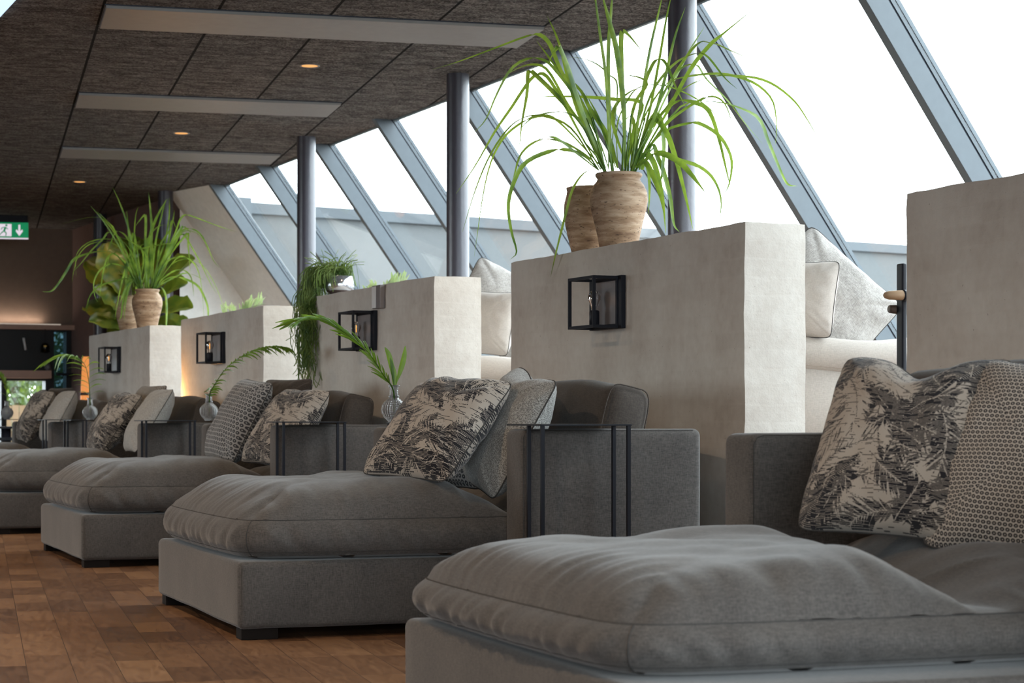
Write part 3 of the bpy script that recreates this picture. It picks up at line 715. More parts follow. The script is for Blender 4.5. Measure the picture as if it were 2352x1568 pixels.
frond(pxpath([(481, 945), (482, 905), (492, 885), (520, 845), (560, 815), (595, 800), (630, 795), (658, 798)], d2, -.2), .10, 'dark green palm frond rising from the second ball vase', n=26, droop=.55, start=.12, seed=5, width=.011)
d3 = vp[3].dot(FW)
frond(pxpath([(207, 945), (206, 900), (203, 870), (196, 840), (180, 822), (155, 815), (130, 822)], d3, -.3), .22, 'yellow-green palm frond fanning out over the third ball vase', n=13, droop=.45, start=.12, seed=8, mat='grass', width=.012)
d4 = vp[4].dot(FW)
frond(pxpath([(15, 950), (15, 905), (12, 880), (4, 862), (-12, 850)], d4, 0), .14, 'short green palm frond in the vase at the picture edge', n=8, droop=.3, start=.2, seed=9, mat='grass', width=.014)

# ------------------------------------------------------------------ scatter cushions
def palm_raster(n, seed):
    r = random.Random(seed); a = np.zeros((n, n), np.float32); yy, xx = np.mgrid[0:n, 0:n].astype(np.float32) / n
    nz_ = np.random.RandomState(seed).rand(n, n).astype(np.float32)
    def stroke(p, q, w0, val):
        p = np.array(p); q = np.array(q); lo = np.minimum(p, q) - w0 * 1.5; hi = np.maximum(p, q) + w0 * 1.5
        i0, j0 = [max(0, int(c * n)) for c in lo]; i1, j1 = [min(n, int(c * n) + 2) for c in hi]
        if i1 <= i0 or j1 <= j0: return
        X = xx[j0:j1, i0:i1]; Y = yy[j0:j1, i0:i1]; d = q - p; L2 = (d @ d) + 1e-9
        t = np.clip(((X - p[0]) * d[0] + (Y - p[1]) * d[1]) / L2, 0, 1)
        dist = np.hypot(X - p[0] - t * d[0], Y - p[1] - t * d[1]); w = w0 * np.sin(np.pi * np.clip(t * .9 + .08, 0, 1))
        mk = dist < w; a[j0:j1, i0:i1][mk] = val
    hat = np.zeros((n, n), np.float32)
    for k in range(112):
        x, y, ang, L = r.random(), r.random(), r.uniform(0, 6.28), r.uniform(.2, .40); cv = r.uniform(-1.3, 1.3)
        dark = r.random() < .70
        px_, py_ = x, y; N = r.randint(13, 20)
        for i in range(N):
            f = i / N; an = ang + cv * f; nx_, ny_ = px_ + math.cos(an) * L / N, py_ + math.sin(an) * L / N
            ll = L * .40 * math.sin(math.pi * (.14 + .78 * f)) + .02
            for sg in (-1, 1):
                la = an + sg * r.uniform(.55, .85); stroke((px_, py_), (px_ + math.cos(la) * ll, py_ + math.sin(la) * ll), .0052 + .0035 * r.random(), 1.0 if dark else 0.0)
            stroke((px_, py_), (nx_, ny_), .0028, 0.0 if dark else 1.0); px_, py_ = nx_, ny_
    # woven hatch breaks the print into short horizontal threads
    rs = np.random.RandomState(seed + 1); per = 3
    seg = np.kron(rs.rand(n // per + 1, n // 15 + 1), np.ones((per, 15)))[:n, :n]
    line = ((np.arange(n) % per) < 1).astype(np.float32)[:, None]
    a = np.where((line > 0) & (seg > .30), np.where(a > .5, a * .3, a), a)
    a = np.where((line < 1) & (seg > .86), np.maximum(a, .75), a)
    a = a * (.8 + .3 * nz_)
    return 1 - np.clip(a, 0, 1)
def pillow_mesh(name, mat, w=.5, h=.5, th=.09, seed=1, n=70, chop=0.0, printed=None, nb=36):
    def surf(s, t, sg):
        pin = .045; k1 = 1 - pin * (1 - abs(t) ** 2.2) * abs(s) ** 3; k2 = 1 - pin * (1 - abs(s) ** 2.2) * abs(t) ** 3
        mx = max(abs(s), abs(t)); kk = mx / ((abs(s) ** 11 + abs(t) ** 11) ** (1 / 11)) if mx > 1e-6 else 1; k1 *= kk; k2 *= kk
        X = s * w / 2 * k1; Z = t * h / 2 * k2
        pr = max(0, (1 - abs(s) ** 2.7)) ** .56 * max(0, (1 - abs(t) ** 2.7)) ** .56
        wr = mnoise.noise(Vector((s * 2.2 + seed, t * 2.2, sg))) * .010 + mnoise.noise(Vector((s * 5 + seed, t * 5, sg * 2))) * .004
        # tension creases towards corners
        cr = .006 * math.sin((abs(s) - abs(t)) * 16 + seed) * (abs(s) * abs(t)) ** 1.5
        D = sg * (th * pr + (wr + cr) * min(1, pr * 3))
        if chop: Z -= chop * math.exp(-((s - .05) / .35) ** 2) * smooth(-.1, 1, t); D *= 1 + .25 * math.exp(-(s / .5) ** 2) * smooth(0, .8, t)
        return (X, -D, Z)
    m = MB(); m.grid(lambda u, v: surf(2 * u - 1, 2 * v - 1, 1), n, n); nf = len(m.f); nv = len(m.v)
    m.grid(lambda u, v: surf(1 - 2 * u, 2 * v - 1, -1), nb, nb)
    me = bpy.data.meshes.new(name); me.from_pydata(m.v, [], m.f); me.update(); me.polygons.foreach_set('use_smooth', [True] * len(me.polygons))
    uv = me.uv_layers.new(name='UVMap'); vi = np.zeros(len(me.loops), np.int32); me.loops.foreach_get('vertex_index', vi)
    U = np.array([(i / n, j / n) for j in range(n + 1) for i in range(n + 1)] + [(i / nb, j / nb) for j in range(nb + 1) for i in range(nb + 1)], np.float32)
    uv.data.foreach_set('uv', U[vi].ravel())
    if printed is not None:
        at_ = me.color_attributes.new('print', 'FLOAT_COLOR', 'POINT'); q = printed.shape[0]
        idx = np.clip((U * (q - 1)).astype(int), 0, q - 1); val = printed[idx[:, 1], idx[:, 0]]
        col = np.stack([val, val, val, np.ones_like(val)], 1).astype(np.float32); at_.data.foreach_set('color', col.ravel())
    me.materials.append(mat)
    sm = MB(); e = []
    for a, b_ in (((-1, -1), (1, -1)), ((1, -1), (1, 1)), ((1, 1), (-1, 1)), ((-1, 1), (-1, -1))):
        for k in range(24): e.append(surf(a[0] + (b_[0] - a[0]) * k / 24, a[1] + (b_[1] - a[1]) * k / 24, 1))
    sm.tube(e + [e[0]], .0028, 6, False); sm.grid(lambda u, v: (0, 0, 0), 1, 1) if False else None
    return me, sm
RAST = palm_raster(420, 5); RAST2 = palm_raster(320, 12)
PIL = {}
PIL['palm1'] = pillow_mesh('cushion', M['palmprint'], .50, .50, .095, 2.2, 420, .06, RAST, 160)
PIL['palm2'] = pillow_mesh('cushion', M['palmprint'], .50, .50, .10, 5.4, 320, .01, RAST2, 160)
PIL['chain1'] = pillow_mesh('cushion', M['chain'], .5, .5, .085, 7.7)
PIL['chain2'] = pillow_mesh('cushion', M['chainblue'], .5, .5, .10, 4.1)
PIL['tweed'] = pillow_mesh('cushion', M['tweed'], .5, .5, .10, 8.8, 70, .03)
PIL['tweedL'] = pillow_mesh('cushion', M['tweedlight'], .5, .5, .10, 3.3)
PIL['brown'] = pillow_mesh('cushion', M['brownlinen'], .48, .48, .09, 6.1)
PIL['cream'] = pillow_mesh('cushion', M['cream'], .5, .48, .11, 1.4)
PIL['creamgrey'] = pillow_mesh('cushion', M['creamgrey'], .56, .56, .10, 9.4)
SEAMS = {}
def cushion(kind, center, yaw, lean, roll, label, group, scale=1.0, seam='seam'):
    """local -Y is the face; yaw 0 faces -Y world; lean tips the top backwards"""
    me, sm = PIL[kind]
    o = bpy.data.objects.new('cushion', me); C.objects.link(o); o.location = center
    o.rotation_mode = 'QUATERNION'
    o.rotation_quaternion = (Matrix.Rotation(yaw, 3, 'Z') @ Matrix.Rotation(-lean, 3, 'X') @ Matrix.Rotation(roll, 3, 'Y')).to_quaternion()
    o.scale = (scale,) * 3
    tag(o, label, 'cushion', group)
    if kind not in SEAMS: SEAMS[kind] = sm.build('edge_seam', M[seam], o).data
    else:
        s_ = bpy.data.objects.new('edge_seam', SEAMS[kind]); C.objects.link(s_); s_.parent = o
    return o
GC = 'scatter cushions on the chaise lounges'
def pc(x, y, d): return at(x, y, d)
# yaw: 0 faces -Y; -90 deg faces -X
cushion('palm1', pc(2077, 1024, 4.85), R(-64), R(26), R(2), 'big palm-print cushion with a dented top on the nearest chaise lounge', GC, .95)
cushion('chain1', pc(2395, 1058, 4.62), R(-58), R(24), R(5), 'beige and black chain-pattern cushion cut off by the picture edge', GC, .97)
cushion('palm2', pc(1003, 984, 7.34), R(-68), R(42), R(3), 'dark palm-print cushion beside the grey boucle one on the second chaise lounge', GC, .95)
cushion('chain2', pc(1088, 1020, 7.62), R(-72), R(34), R(0), 'dark chain-pattern cushion tucked behind the palm-print one on the second chaise lounge', GC, .78)
cushion('tweed', pc(1164, 990, 7.42), R(-92), R(27), R(9), 'plain grey boucle cushion with a peaked corner on the second chaise lounge', GC, .96)
cushion('chain2', pc(548, 966, 10.95), R(-86), R(27), R(4), 'grey and black chain-pattern cushion standing on the third chaise lounge', GC, .98)
cushion('palm2', pc(655, 980, 10.6), R(-76), R(36), R(2), 'palm-print cushion behind the side table on the third chaise lounge', GC, .95)
cushion('brown', pc(640, 955, 11.1), R(-70), R(20), R(0), 'plain brown cushion peeping out behind others on the third chaise lounge', GC, .9)
cushion('palm2', pc(262, 970, 13.9), R(-88), R(35), R(4), 'palm-print cushion leaning on the fourth chaise lounge', GC, .97)
cushion('tweedL', pc(342, 966, 13.5), R(-94), R(31), R(0), 'pale grey boucle cushion on the fourth chaise lounge', GC, .97)
cushion('chain1', pc(325, 952, 14.1), R(-80), R(26), R(0), 'brown chain-pattern cushion behind the pale one on the fourth chaise lounge', GC, .9)
cushion('palm2', pc(82, 955, 17.1), R(-88), R(28), R(4), 'palm-print cushion on the farthest chaise lounge', GC, .97)
cushion('tweedL', pc(134, 955, 16.7), R(-92), R(28), R(0), 'pale grey boucle cushion on the farthest chaise lounge', GC, .94)
cushion('brown', pc(125, 942, 17.3), R(-70), R(20), R(0), 'dark cushion half hidden at the back of the farthest chaise lounge', GC, .85)

# ------------------------------------------------------------------ pots and plants
PROF = [(0, .0), (.078, .0), (.082, .004), (.090, .05), (.103, .105), (.117, .16), (.1235, .20), (.121, .235), (.108, .266), (.094, .283), (.0905, .292), (.096, .300), (.100, .306), (.100, .313), (.096, .317), (.088, .315), (.084, .306), (.083, .29), (.0, .29)]
PROF2 = [(0, 0), (.078, 0), (.083, .006), (.096, .06), (.110, .12), (.117, .18), (.115, .22), (.106, .255), (.103, .272), (.106, .282), (.106, .288), (.100, .29), (.094, .28), (.092, .25), (.0, .25)]
def blades(traces, d0, base, seed, wide=()):
    r = random.Random(seed); m = MB()
    for k, (pts, w) in enumerate(traces):
        dd = r.uniform(-.30, .30); path = []
        P = [(1000 + x / 2.4122, y / 2.4122) for x, y in pts]
        for j, (x, y) in enumerate(P):
            f = j / (len(P) - 1); path.append(at(x, y, d0 + r.uniform(-.03, .03) * (j == 0) + dd * f ** 1.3) - base)
        path = smoothpath(path, 26); W = w * 1.12
        side = (RT * r.uniform(.5, 1) + FW * r.uniform(-.6, .6) + Vector((0, 0, r.uniform(.0, .3)))).normalized()
        ribbon(m, path, lambda a: W * (.28 + .72 * min(1, a / .3)) * (1 - max(0, (a - .45) / .55) ** 1.7) + .0008, side, .35)
    return m
TR = [([(960, 940), (960, 700), (945, 420), (915, 200), (888, 0), (880, -60)], .012), ([(975, 935), (965, 640), (960, 300), (975, 60), (985, -60)], .016), ([(1050, 930), (1045, 600), (1010, 300), (960, 100), (915, -60)], .022),
 ([(1055, 930), (1040, 560), (1030, 300), (1032, 190), (1045, 175), (1080, 205), (1150, 290)], .018), ([(1080, 920), (1130, 620), (1190, 280), (1235, 80), (1262, -40)], .012), ([(1095, 920), (1180, 640), (1240, 330), (1280, 100), (1312, -40)], .010),
 ([(1110, 910), (1200, 700), (1270, 450), (1330, 200), (1385, 40)], .015), ([(1110, 920), (1270, 640), (1400, 400), (1500, 270), (1600, 180), (1825, 0)], .017), ([(1110, 930), (1250, 600), (1400, 300), (1490, 150)], .010),
 ([(1060, 920), (1100, 780), (1180, 600), (1280, 460), (1400, 420), (1560, 405), (1700, 430), (1800, 480), (1870, 560), (1890, 680), (1885, 800)], .013), ([(1100, 930), (1200, 700), (1330, 560), (1450, 570), (1520, 620), (1570, 760), (1610, 930), (1637, 1045)], .018),
 ([(1100, 930), (1250, 740), (1400, 680), (1480, 690), (1580, 760), (1640, 880), (1630, 1010), (1595, 1088)], .014), ([(1110, 930), (1180, 690), (1220, 655), (1285, 740), (1340, 900), (1390, 1100), (1427, 1270)], .022), ([(1090, 920), (1150, 520), (1200, 370), (1240, 330), (1280, 360), (1330, 480), (1390, 600)], .016),
 ([(1080, 930), (1180, 560), (1300, 380), (1420, 305), (1500, 310), (1600, 430), (1670, 492)], .014), ([(1090, 930), (1250, 560), (1340, 400), (1440, 360), (1500, 440), (1620, 560), (1720, 690), (1812, 795)], .013), ([(1100, 930), (1350, 600), (1530, 565), (1680, 600), (1790, 660), (1840, 780), (1890, 900), (1930, 990), (1960, 1025), (2008, 1030)], .019),
 ([(1120, 925), (1160, 862), (1250, 850), (1340, 880), (1460, 920), (1540, 990), (1582, 1100), (1575, 1240)], .015), ([(1120, 925), (1220, 850), (1340, 890), (1420, 970), (1500, 1072)], .024), ([(1130, 930), (1160, 850), (1200, 880), (1230, 960), (1260, 1100), (1276, 1292)], .022), ([(1150, 940), (1200, 800), (1232, 880), (1262, 950), (1300, 1100), (1320, 1240), (1352, 1285)], .020),
 ([(1130, 940), (1150, 880), (1175, 930), (1185, 1050), (1180, 1190)], .017), ([(1140, 940), (1165, 900), (1210, 980), (1250, 1090), (1272, 1210)], .020), ([(1125, 930), (1185, 690), (1235, 640), (1262, 780), (1255, 960), (1240, 1010)], .022),
 ([(930, 930), (850, 760), (780, 580), (725, 380), (695, 268), (660, 285), (620, 360)], .016), ([(945, 930), (870, 760), (790, 540), (740, 380), (690, 262), (668, 268), (640, 300)], .022), ([(925, 935), (840, 740), (720, 560), (620, 390), (540, 360), (460, 380), (380, 430), (320, 520), (280, 640)], .013),
 ([(915, 940), (800, 740), (680, 520), (600, 410), (530, 440), (420, 600), (330, 730), (220, 920), (115, 1072)], .014), ([(920, 935), (830, 720), (700, 560), (560, 420), (517, 395), (508, 520), (480, 680), (463, 840)], .017), ([(905, 945), (760, 720), (620, 650), (500, 650), (400, 720), (300, 870), (220, 1060), (150, 1285)], .014),
 ([(905, 940), (850, 870), (720, 790), (620, 768), (540, 790), (470, 860), (435, 980), (415, 1070)], .011), ([(900, 935), (820, 860), (720, 828), (600, 850), (490, 910), (430, 1020), (403, 1140), (420, 1280), (450, 1395), (416, 1436)], .016), ([(910, 942), (830, 950), (760, 1040), (720, 1180), (690, 1300), (662, 1420), (638, 1535)], .016),
 ([(940, 930), (880, 700), (820, 520), (680, 380), (610, 290), (560, 225)], .012), ([(930, 930), (830, 640), (700, 400), (650, 280), (620, 225), (570, 192), (480, 212), (320, 272), (120, 345), (-20, 385)], .015), ([(960, 930), (900, 760), (780, 540), (660, 380), (600, 330), (520, 320), (420, 380), (340, 520), (280, 660), (213, 735)], .013),
 ([(1060, 910), (1110, 700), (1140, 570), (1000, 552), (860, 540), (700, 535), (560, 535)], .015), ([(1010, 930), (960, 760), (860, 600), (800, 500)], .022), ([(1000, 930), (950, 780), (900, 640), (835, 520)], .012), ([(1060, 920), (985, 690), (1000, 580), (1080, 505), (1175, 470)], .015),
 ([(960, 930), (1010, 500), (960, 410), (880, 345), (780, 318), (680, 330)], .008), ([(1090, 920), (1080, 700), (1110, 560), (1170, 460), (1080, 420), (1000, 440)], .013), ([(1095, 930), (1300, 560), (1500, 430), (1700, 420), (1850, 455), (1980, 550), (2060, 660), (2137, 795)], .010),
 ([(1095, 930), (1240, 560), (1430, 260), (1530, 235), (1640, 280), (1797, 352)], .013), ([(940, 930), (880, 700), (760, 460), (690, 250), (650, 150), (618, 88)], .011), ([(1010, 935), (1005, 700), (1060, 560), (1130, 480), (1260, 470), (1400, 520), (1520, 600), (1600, 700)], .009), ([(930, 935), (700, 690), (600, 640), (480, 680), (360, 790), (280, 1000), (215, 1420)], .011),
 ([(1110, 930), (1240, 740), (1330, 640), (1500, 540), (1600, 570), (1655, 720)], .010), ([(900, 940), (800, 860), (680, 770), (600, 765), (530, 800)], .010), ([(920, 935), (820, 700), (720, 620), (560, 640), (460, 720)], .012), ([(1050, 930), (1080, 820), (1100, 700), (1080, 640), (1020, 700)], .014)]
def potted_grass(loc, label, group, traces=TR):
    t_ = thing('potted_grass', loc, 0, label, 'potted plant', group)
    MB().lathe(PROF, 56).build('pot', M['pot'], t_, True)
    MB().lathe([(0, .292), (.083, .291)], 24).build('soil', M['soil'], t_)
    d0 = Vector(loc).dot(FW)
    blades(traces, d0, Vector(loc), 4).build('blades', M['grass'], t_, True)
    r = random.Random(2); m = MB()
    for k in range(16):
        a = r.uniform(0, 6.28); p = Vector((math.cos(a) * .05, math.sin(a) * .05, .29)); tp = Vector((math.cos(a) * r.uniform(.06, .17), math.sin(a) * r.uniform(.06, .17), r.uniform(.42, .56)))
        m.tube([p, (p + tp) / 2 + Vector((0, 0, .02)), tp], [.005, .0042, .003], 7)
    m.build('stalks', M['grass'], t_, True)
    return t_
pl = Vector((3.875, 7.79, HW + .002)); dpl = pl.dot(FW); qq = at(1421, 560, dpl); pl = Vector((qq.x, qq.y, HW + .002))
pg = potted_grass(pl, 'brown clay pot of tall arching grass on the second partition', 'clay pots of arching grass')
pe = atX(1356, 575, 3.87); t_ = thing('clay_pot', (pe.x, pe.y, HW + .002), 0, 'banded clay pot behind the big grass pot', 'pot', 'plain clay pots')
MB().lathe(PROF2, 56).build('body', M['pot2'], t_, True); MB().lathe([(0, .252), (.091, .251)], 24).build('soil', M['soil'], t_)
p5 = atX(338, 745, 3.86)
pg2 = dup(pg, 'smaller looking clay pot of arching grass on the farthest partition', loc=(p5.x, p5.y, HW + .002), rot=(0, 0, R(165)))
p6 = atX(298, 752, 3.84); dup(t_, 'clay pot leaning against the grass pot on the farthest partition', loc=(p6.x, p6.y, HW + .002))
# trailing plant in a silver bowl
pb = atX(780, 670, 3.86); base = Vector((pb.x, pb.y, HW + .002))
t_ = thing('trailing_plant', base, 0, 'trailing green plant in a silver bowl spilling over the partition end', 'potted plant')
MB().lathe([(0, 0), (.05, 0), (.075, .02), (.088, .05), (.083, .09), (.074, .115), (.066, .115), (.07, .09), (0, .08)], 40).build('bowl', M['silver'], t_, True)
MB().lathe([(.051, .001), (.0765, .0205), (.0795, .03), (.078, .032)], 40).build('bowl_base', M['brownglaze'], t_, True)
r = random.Random(11); m = MB(); db = base.dot(FW)
for k in range(430):
    u = r.random()
    if u < .62:      # over the far end of the wall and down
        ex = r.gauss(710, 15); ey = 690 + 185 * r.random() ** .8; sx, sy = r.uniform(730, 790), r.uniform(622, 650)
        mid = (r.uniform(700, 745), r.uniform(612, 660)); dd = r.uniform(-.16, .22)
        jt = lambda: r.gauss(0, 6); pts = [(sx, sy), mid, (ex + r.uniform(-6, 14), min(ey, 680))] + [(ex + jt(), 680 + (ey - 680) * q) for q in (.3, .55, .8) if ey > 700] + [(ex, ey), (ex + r.gauss(0, 8), ey + r.uniform(5, 25))]
    elif u < .9:     # mop over the bowl
        sx, sy = r.uniform(740, 800), r.uniform(625, 645); a = r.uniform(-1, 1); ex = sx + a * 45 - 18; dd = r.uniform(-.14, .14)
        if ex > 772 and dd < 0 : dd = abs(dd)
        pts = [(sx, sy), (sx + a * 18, sy - r.uniform(14, 30)), (ex, sy - r.uniform(-4, 16)), (ex + a * 6, sy + r.uniform(10, 42))]
    else:
        sx, sy = r.uniform(735, 790), r.uniform(620, 640); ex, ey = sx + r.uniform(-60, 60), sy - r.uniform(20, 60); dd = r.uniform(-.1, .1)
        pts = [(sx, sy), ((sx + ex) / 2 + r.uniform(-5, 5), (sy + ey) / 2 - 10), (ex, ey)]
    path = [at(x, y, db + dd * j / (len(pts) - 1)) - base for j, (x, y) in enumerate(pts)]
    m.tube(smoothpath(path, 14), r.uniform(.0015, .0028), 4, False)
m.build('stems', M['rhip'], t_, True)
# broad-leaved plant behind the farthest partition
def broadleaf(m, p, d, up, L, W, r):
    d = d.normalized(); s = d.cross(up); s = s.normalized() if s.length > .01 else Vector((1, 0, 0)); n = s.cross(d)
    def fn(u, v):
        a = v; w = W * math.sin(math.pi * min(1, (a * .93 + .03))) ** .75 * (.55 + .6 * a); x = (u - .5) * w
        return p + d * L * a + s * (x + .012 * math.sin(a * 22 + r)) + n * (.10 * L * (4 * (u - .5) ** 2) - .22 * L * a * a + .012 * math.sin(a * 17 + u * 5))
    m.grid(fn, 6, 10)
pf = at(312, 820, 19.3); base = Vector((pf.x, pf.y, 0))
t_ = thing('broad_leaf_plant', base, 0, 'large plant with broad yellow-green leaves behind the farthest partition', 'potted plant')
MB().lathe([(0, 0), (.15, 0), (.19, .38), (.17, .38), (0, .34)], 32).build('pot', M['brownglaze'], t_, True)
r = random.Random(21); m = MB(); mt = MB()
for x, y, ex, ey, L in ((300, 740, 205, 690, 0), (290, 700, 215, 595, 0), (280, 680, 250, 565, 0), (300, 760, 220, 725, 0), (310, 690, 265, 610, 0), (300, 650, 290, 540, 0), (330, 650, 345, 545, 0), (340, 680, 415, 590, 0), (345, 720, 420, 690, 0), (345, 745, 425, 735, 0), (350, 700, 405, 640, 0), (320, 720, 250, 755, 0), (280, 720, 235, 660, 0), (350, 660, 385, 600, 0), (310, 670, 320, 590, 0), (330, 740, 395, 760, 0), (295, 640, 255, 600, 0), (300, 760, 262, 800, 0)):
    a = at(x, y, 19.3 + r.uniform(-.1, .15)) - base; e = at(ex, ey, 19.3 + r.uniform(-.3, .25)) - base
    broadleaf(m, a, e - a, (Vector((0, 0, 1)) - FW * .8).normalized(), (e - a).length * 1.1, (e - a).length * .62 + .06, r.uniform(0, 6))
    mt.tube([Vector((r.uniform(-.03, .03), r.uniform(-.03, .03), .34)), Vector((a.x * .5, a.y * .5, a.z * .6)), a], [.014, .011, .006], 6)
m.build('leaves', M['fiddle'], t_, True); mt.build('stems', M['bark'], t_, True)
# small palms on the window side, only their tips show
for (x, y, d, lab, sd) in ((885, 665, 12.6, 'palm leaf tips showing over the partition with the sensor box', 31), (556, 715, 16.0, 'palm leaf tips showing over the partition with the bare top', 41)):
    c0 = at(x, y, d); base = Vector((c0.x, c0.y, .40)); t_ = thing('potted_palm', base, 0, lab, 'potted plant'); r = random.Random(sd); m = MB(); ms = MB(); s_ = d / 12.6
    MB().lathe([(0, 0), (.11, 0), (.14, .26), (.125, .26), (0, .24)], 28).build('pot', M['brownglaze'], t_, True)
    for (bx, by, ex, ey) in ((-20, 18, -46, 12), (5, 20, 52, -18), (0, 20, 25, -14)):
        q = smoothpath([Vector((0, 0, .24)), (at(x + bx * .4, y + 60, d) - base), at(x + bx, y + by * .3, d) - base, at(x + (bx + ex) / 2, y + ey * .6, d) - base, at(x + ex, y + ey, d + .1) - base], 40)
        ms.tube(q, [.005 - .003 * i / 40 for i in range(41)], 6)
        for k in range(12):
            i = 14 + int(k * 2.15); p = q[i]; tt = (q[min(i + 1, 40)] - q[i - 1]).normalized()
            for sg in (-1, 1):
                dr = (tt * .3 + Vector((0, 0, .9)) + FW * sg * .5 + RT * r.uniform(-.2, .3)).normalized(); ll = r.uniform(.07, .13) * s_
                ribbon(m, [p + dr * ll * a - Vector((0, 0, .3)) * ll * a * a for a in (0, .25, .5, .75, 1)], lambda a: .012 * math.sin(math.pi * min(1, a * .9 + .08)) + .0006, RT, .3)
    m.build('leaflets', M['litFrond'], t_, True); ms.build('stems', M['frond'], t_, True)

# ------------------------------------------------------------------ cream armchairs on the window side
def tub_chair(center, rad, label, rz=0, ztop=1.075):
    t_ = thing('tub_chair', (center[0], center[1], .40), rz, label, 'armchair', 'cream tub chairs by the windows')
    H = ztop - .40; A0, A1 = R(175), R(420)
    def arc(rr, z, n=56):
        A = [A0 + (A1 - A0) * k / n for k in range(n + 1)]; sag = [.028 * math.exp(-((a - R(253)) / .34) ** 2) * (z > .3) for a in A]
        return [(rr * math.cos(a), rr * math.sin(a), z - g) for a, g in zip(A, sag)]
    m = MB(); prof = [(rad, .06), (rad + .012, .3), (rad, H - .10), (rad - .10, H - .10), (rad - .11, .06)]
    rows = [arc(p[0], p[1]) for p in prof]; n = 57
    v = [p for rw in rows for p in rw]; f = [(j * n + i, j * n + i + 1, ((j + 1) % 5) * n + i + 1, ((j + 1) % 5) * n + i) for j in range(5) for i in range(n - 1)]
    f += [tuple(j * n for j in range(5)), tuple(j * n + n - 1 for j in range(5))[::-1]]
    m.add(v, f); m.build('shell', M['cream'], t_, True)
    MB().tube(arc(rad - .045, H - .075), .075, 14).build('roll_top', M['cream'], t_, True)
    MB().tube(arc(rad + .010, H - .118), .004, 6).build('seam', M['creamseam'], t_, True)
    MB().lathe([(0, .06), (rad - .1, .06), (rad - .1, .40), (rad - .14, .45), (0, .46)], 40).build('seat', M['cream'], t_, True)
    for k in range(4):
        a = R(45 + 90 * k); MB().box((-.02, -.02, 0), (.02, .02, .07), Matrix.Translation((math.cos(a) * .45, math.sin(a) * .45, 0))).build('foot', M['darkwood'], t_)
    return t_
tc = tub_chair((4.72, 7.55), .68, 'cream tub chair seen between the two nearest partitions')
dup(tc, 'cream tub chair seen beyond the partition with the big grass pot', loc=(4.74, 10.70, .40))
dup(tc, 'cream tub chair, a sliver seen past the trailing plant', loc=(4.74, 13.75, .40))
GC2 = 'pale cushions on the tub chairs'
cushion('creamgrey', at(1882, 712, 8.3), R(-14), R(8), R(42), 'pale grey woven cushion leaning in the tub chair nearest the camera', GC2, .92)
cushion('cream', at(1838, 688, 8.22), R(-62), R(10), R(2), 'cream cushion half hidden by the partition in the tub chair nearest the camera', GC2, .66)
cushion('creamgrey', at(1150, 715, 11.6), R(-10), R(20), R(30), 'pale grey woven cushion with a pointed corner in the middle tub chair', GC2, .92)
cushion('cream', at(1122, 742, 11.45), R(-66), R(10), R(4), 'cream round-edged cushion in front of the pointed one in the middle tub chair', GC2, .76)
# stand with a wooden tray
pp = at(2071, 700, 7.25); t_ = thing('coat_stand', (pp.x, pp.y, .40), 0, 'slim black stand with a small wooden tray beside the nearest partition', 'stand')
zt = at(2071, 605, 7.25).z - .40; zd = at(2071, 680, 7.25).z - .40
MB().box((-.01, -.02, .02), (.01, .02, zt)).build('pole', M['black'], t_, bevel=.006)
MB().lathe([(0, 0), (.16, 0), (.16, .012), (.02, .022), (0, .022)], 32).build('base', M['black'], t_, True)
MB().tube([(-.092, -.022, zd), (-.088, -.024, zd), (-.074, -.03, zd), (-.03, -.05, zd), (.04, -.05, zd), (.12, -.03, zd), (.16, .03, zd)], [.003, .010, .0155, .018, .0185, .0185, .017], 14).build('wooden_hook', M['walnut'], t_, True)
MB().tube([(-.032, -.0502, zd), (-.018, -.0502, zd)], .0192, 14).build('band', M['black'], t_, True)
MB().tube([(-.03, .03, zd - .045), (.02, .035, zd - .045), (.10, .03, zd - .045)], [.014, .018, .018], 14).build('lower_hook', M['walnut2'], t_, True)

# ------------------------------------------------------------------ far background
o = MB().box((2.3, YF - .22, 1.175), (4.42, YF + .05, 1.262)).build('shelf_board', M['shelfwood']); tag(o, 'rose-brown wooden board with a black control panel above the far window', 'shelf'); sh = o
o = MB().box((at(58, 857, 25.2).x, YF - .26, 1.205), (at(58, 857, 25.2).x + .19, YF - .22, 1.235)).build('control_panel', M['black'], sh)
pr_ = at(198, 905, 25.3)
t_ = thing('wooden_lamp', (4.66, 23.3, 0), 0, 'tapering orange glowing wooden lamp beyond the farthest partition', 'lamp')
pq = atY(199, 880, 20.9); t_.location = (pq.x, pq.y, 0)
MB().lathe([(0, .45), (.075, .45), (.062, .95), (.042, 1.35), (0, 1.35)], 20).build('shade', M['woodlamp'], t_, True)
MB().lathe([(0, 0), (.1, 0), (.1, .03), (.03, .06), (.03, .46), (0, .46)], 20).build('base', M['walnut2'], t_, True)
m = MB(); m.lathe([(.063, .955), (.066, .955), (.065, .985), (.062, .985)], 20); m.build('ring', M['walnut2'], t_, True)
pd = atY(100, 812, YF - .1); t_ = thing('pendant_lamp', (pd.x, pd.y - .1, 1.735), 0, 'small dark glass pendant lamp in the black niche', 'lamp')
MB().tube([(0, 0, 0), (0, 0, -.16)], .004, 6).build('cord', M['black'], t_); MB().lathe([(0, -.16), (.03, -.16), (.05, -.2), (.05, -.26), (.0, -.27)], 20).build('shade', M['tinted'], t_, True)
MB().lathe([(0, -.185), (.02, -.19), (.0, -.21)], 12).build('bulb', M['lamp'], t_, True)
pk = atY(113, 843, YF); o = MB().lathe([(.0, 0), (.035, 0), (.045, .015), (.0, .03)], 20).build('wall_dial', M['greyplastic'], None, True); o.location = (pk.x, YF + .05, pk.z); o.rotation_euler = (R(90), 0, 0); tag(o, 'small round dial on the black wall under the pendant', 'dial')
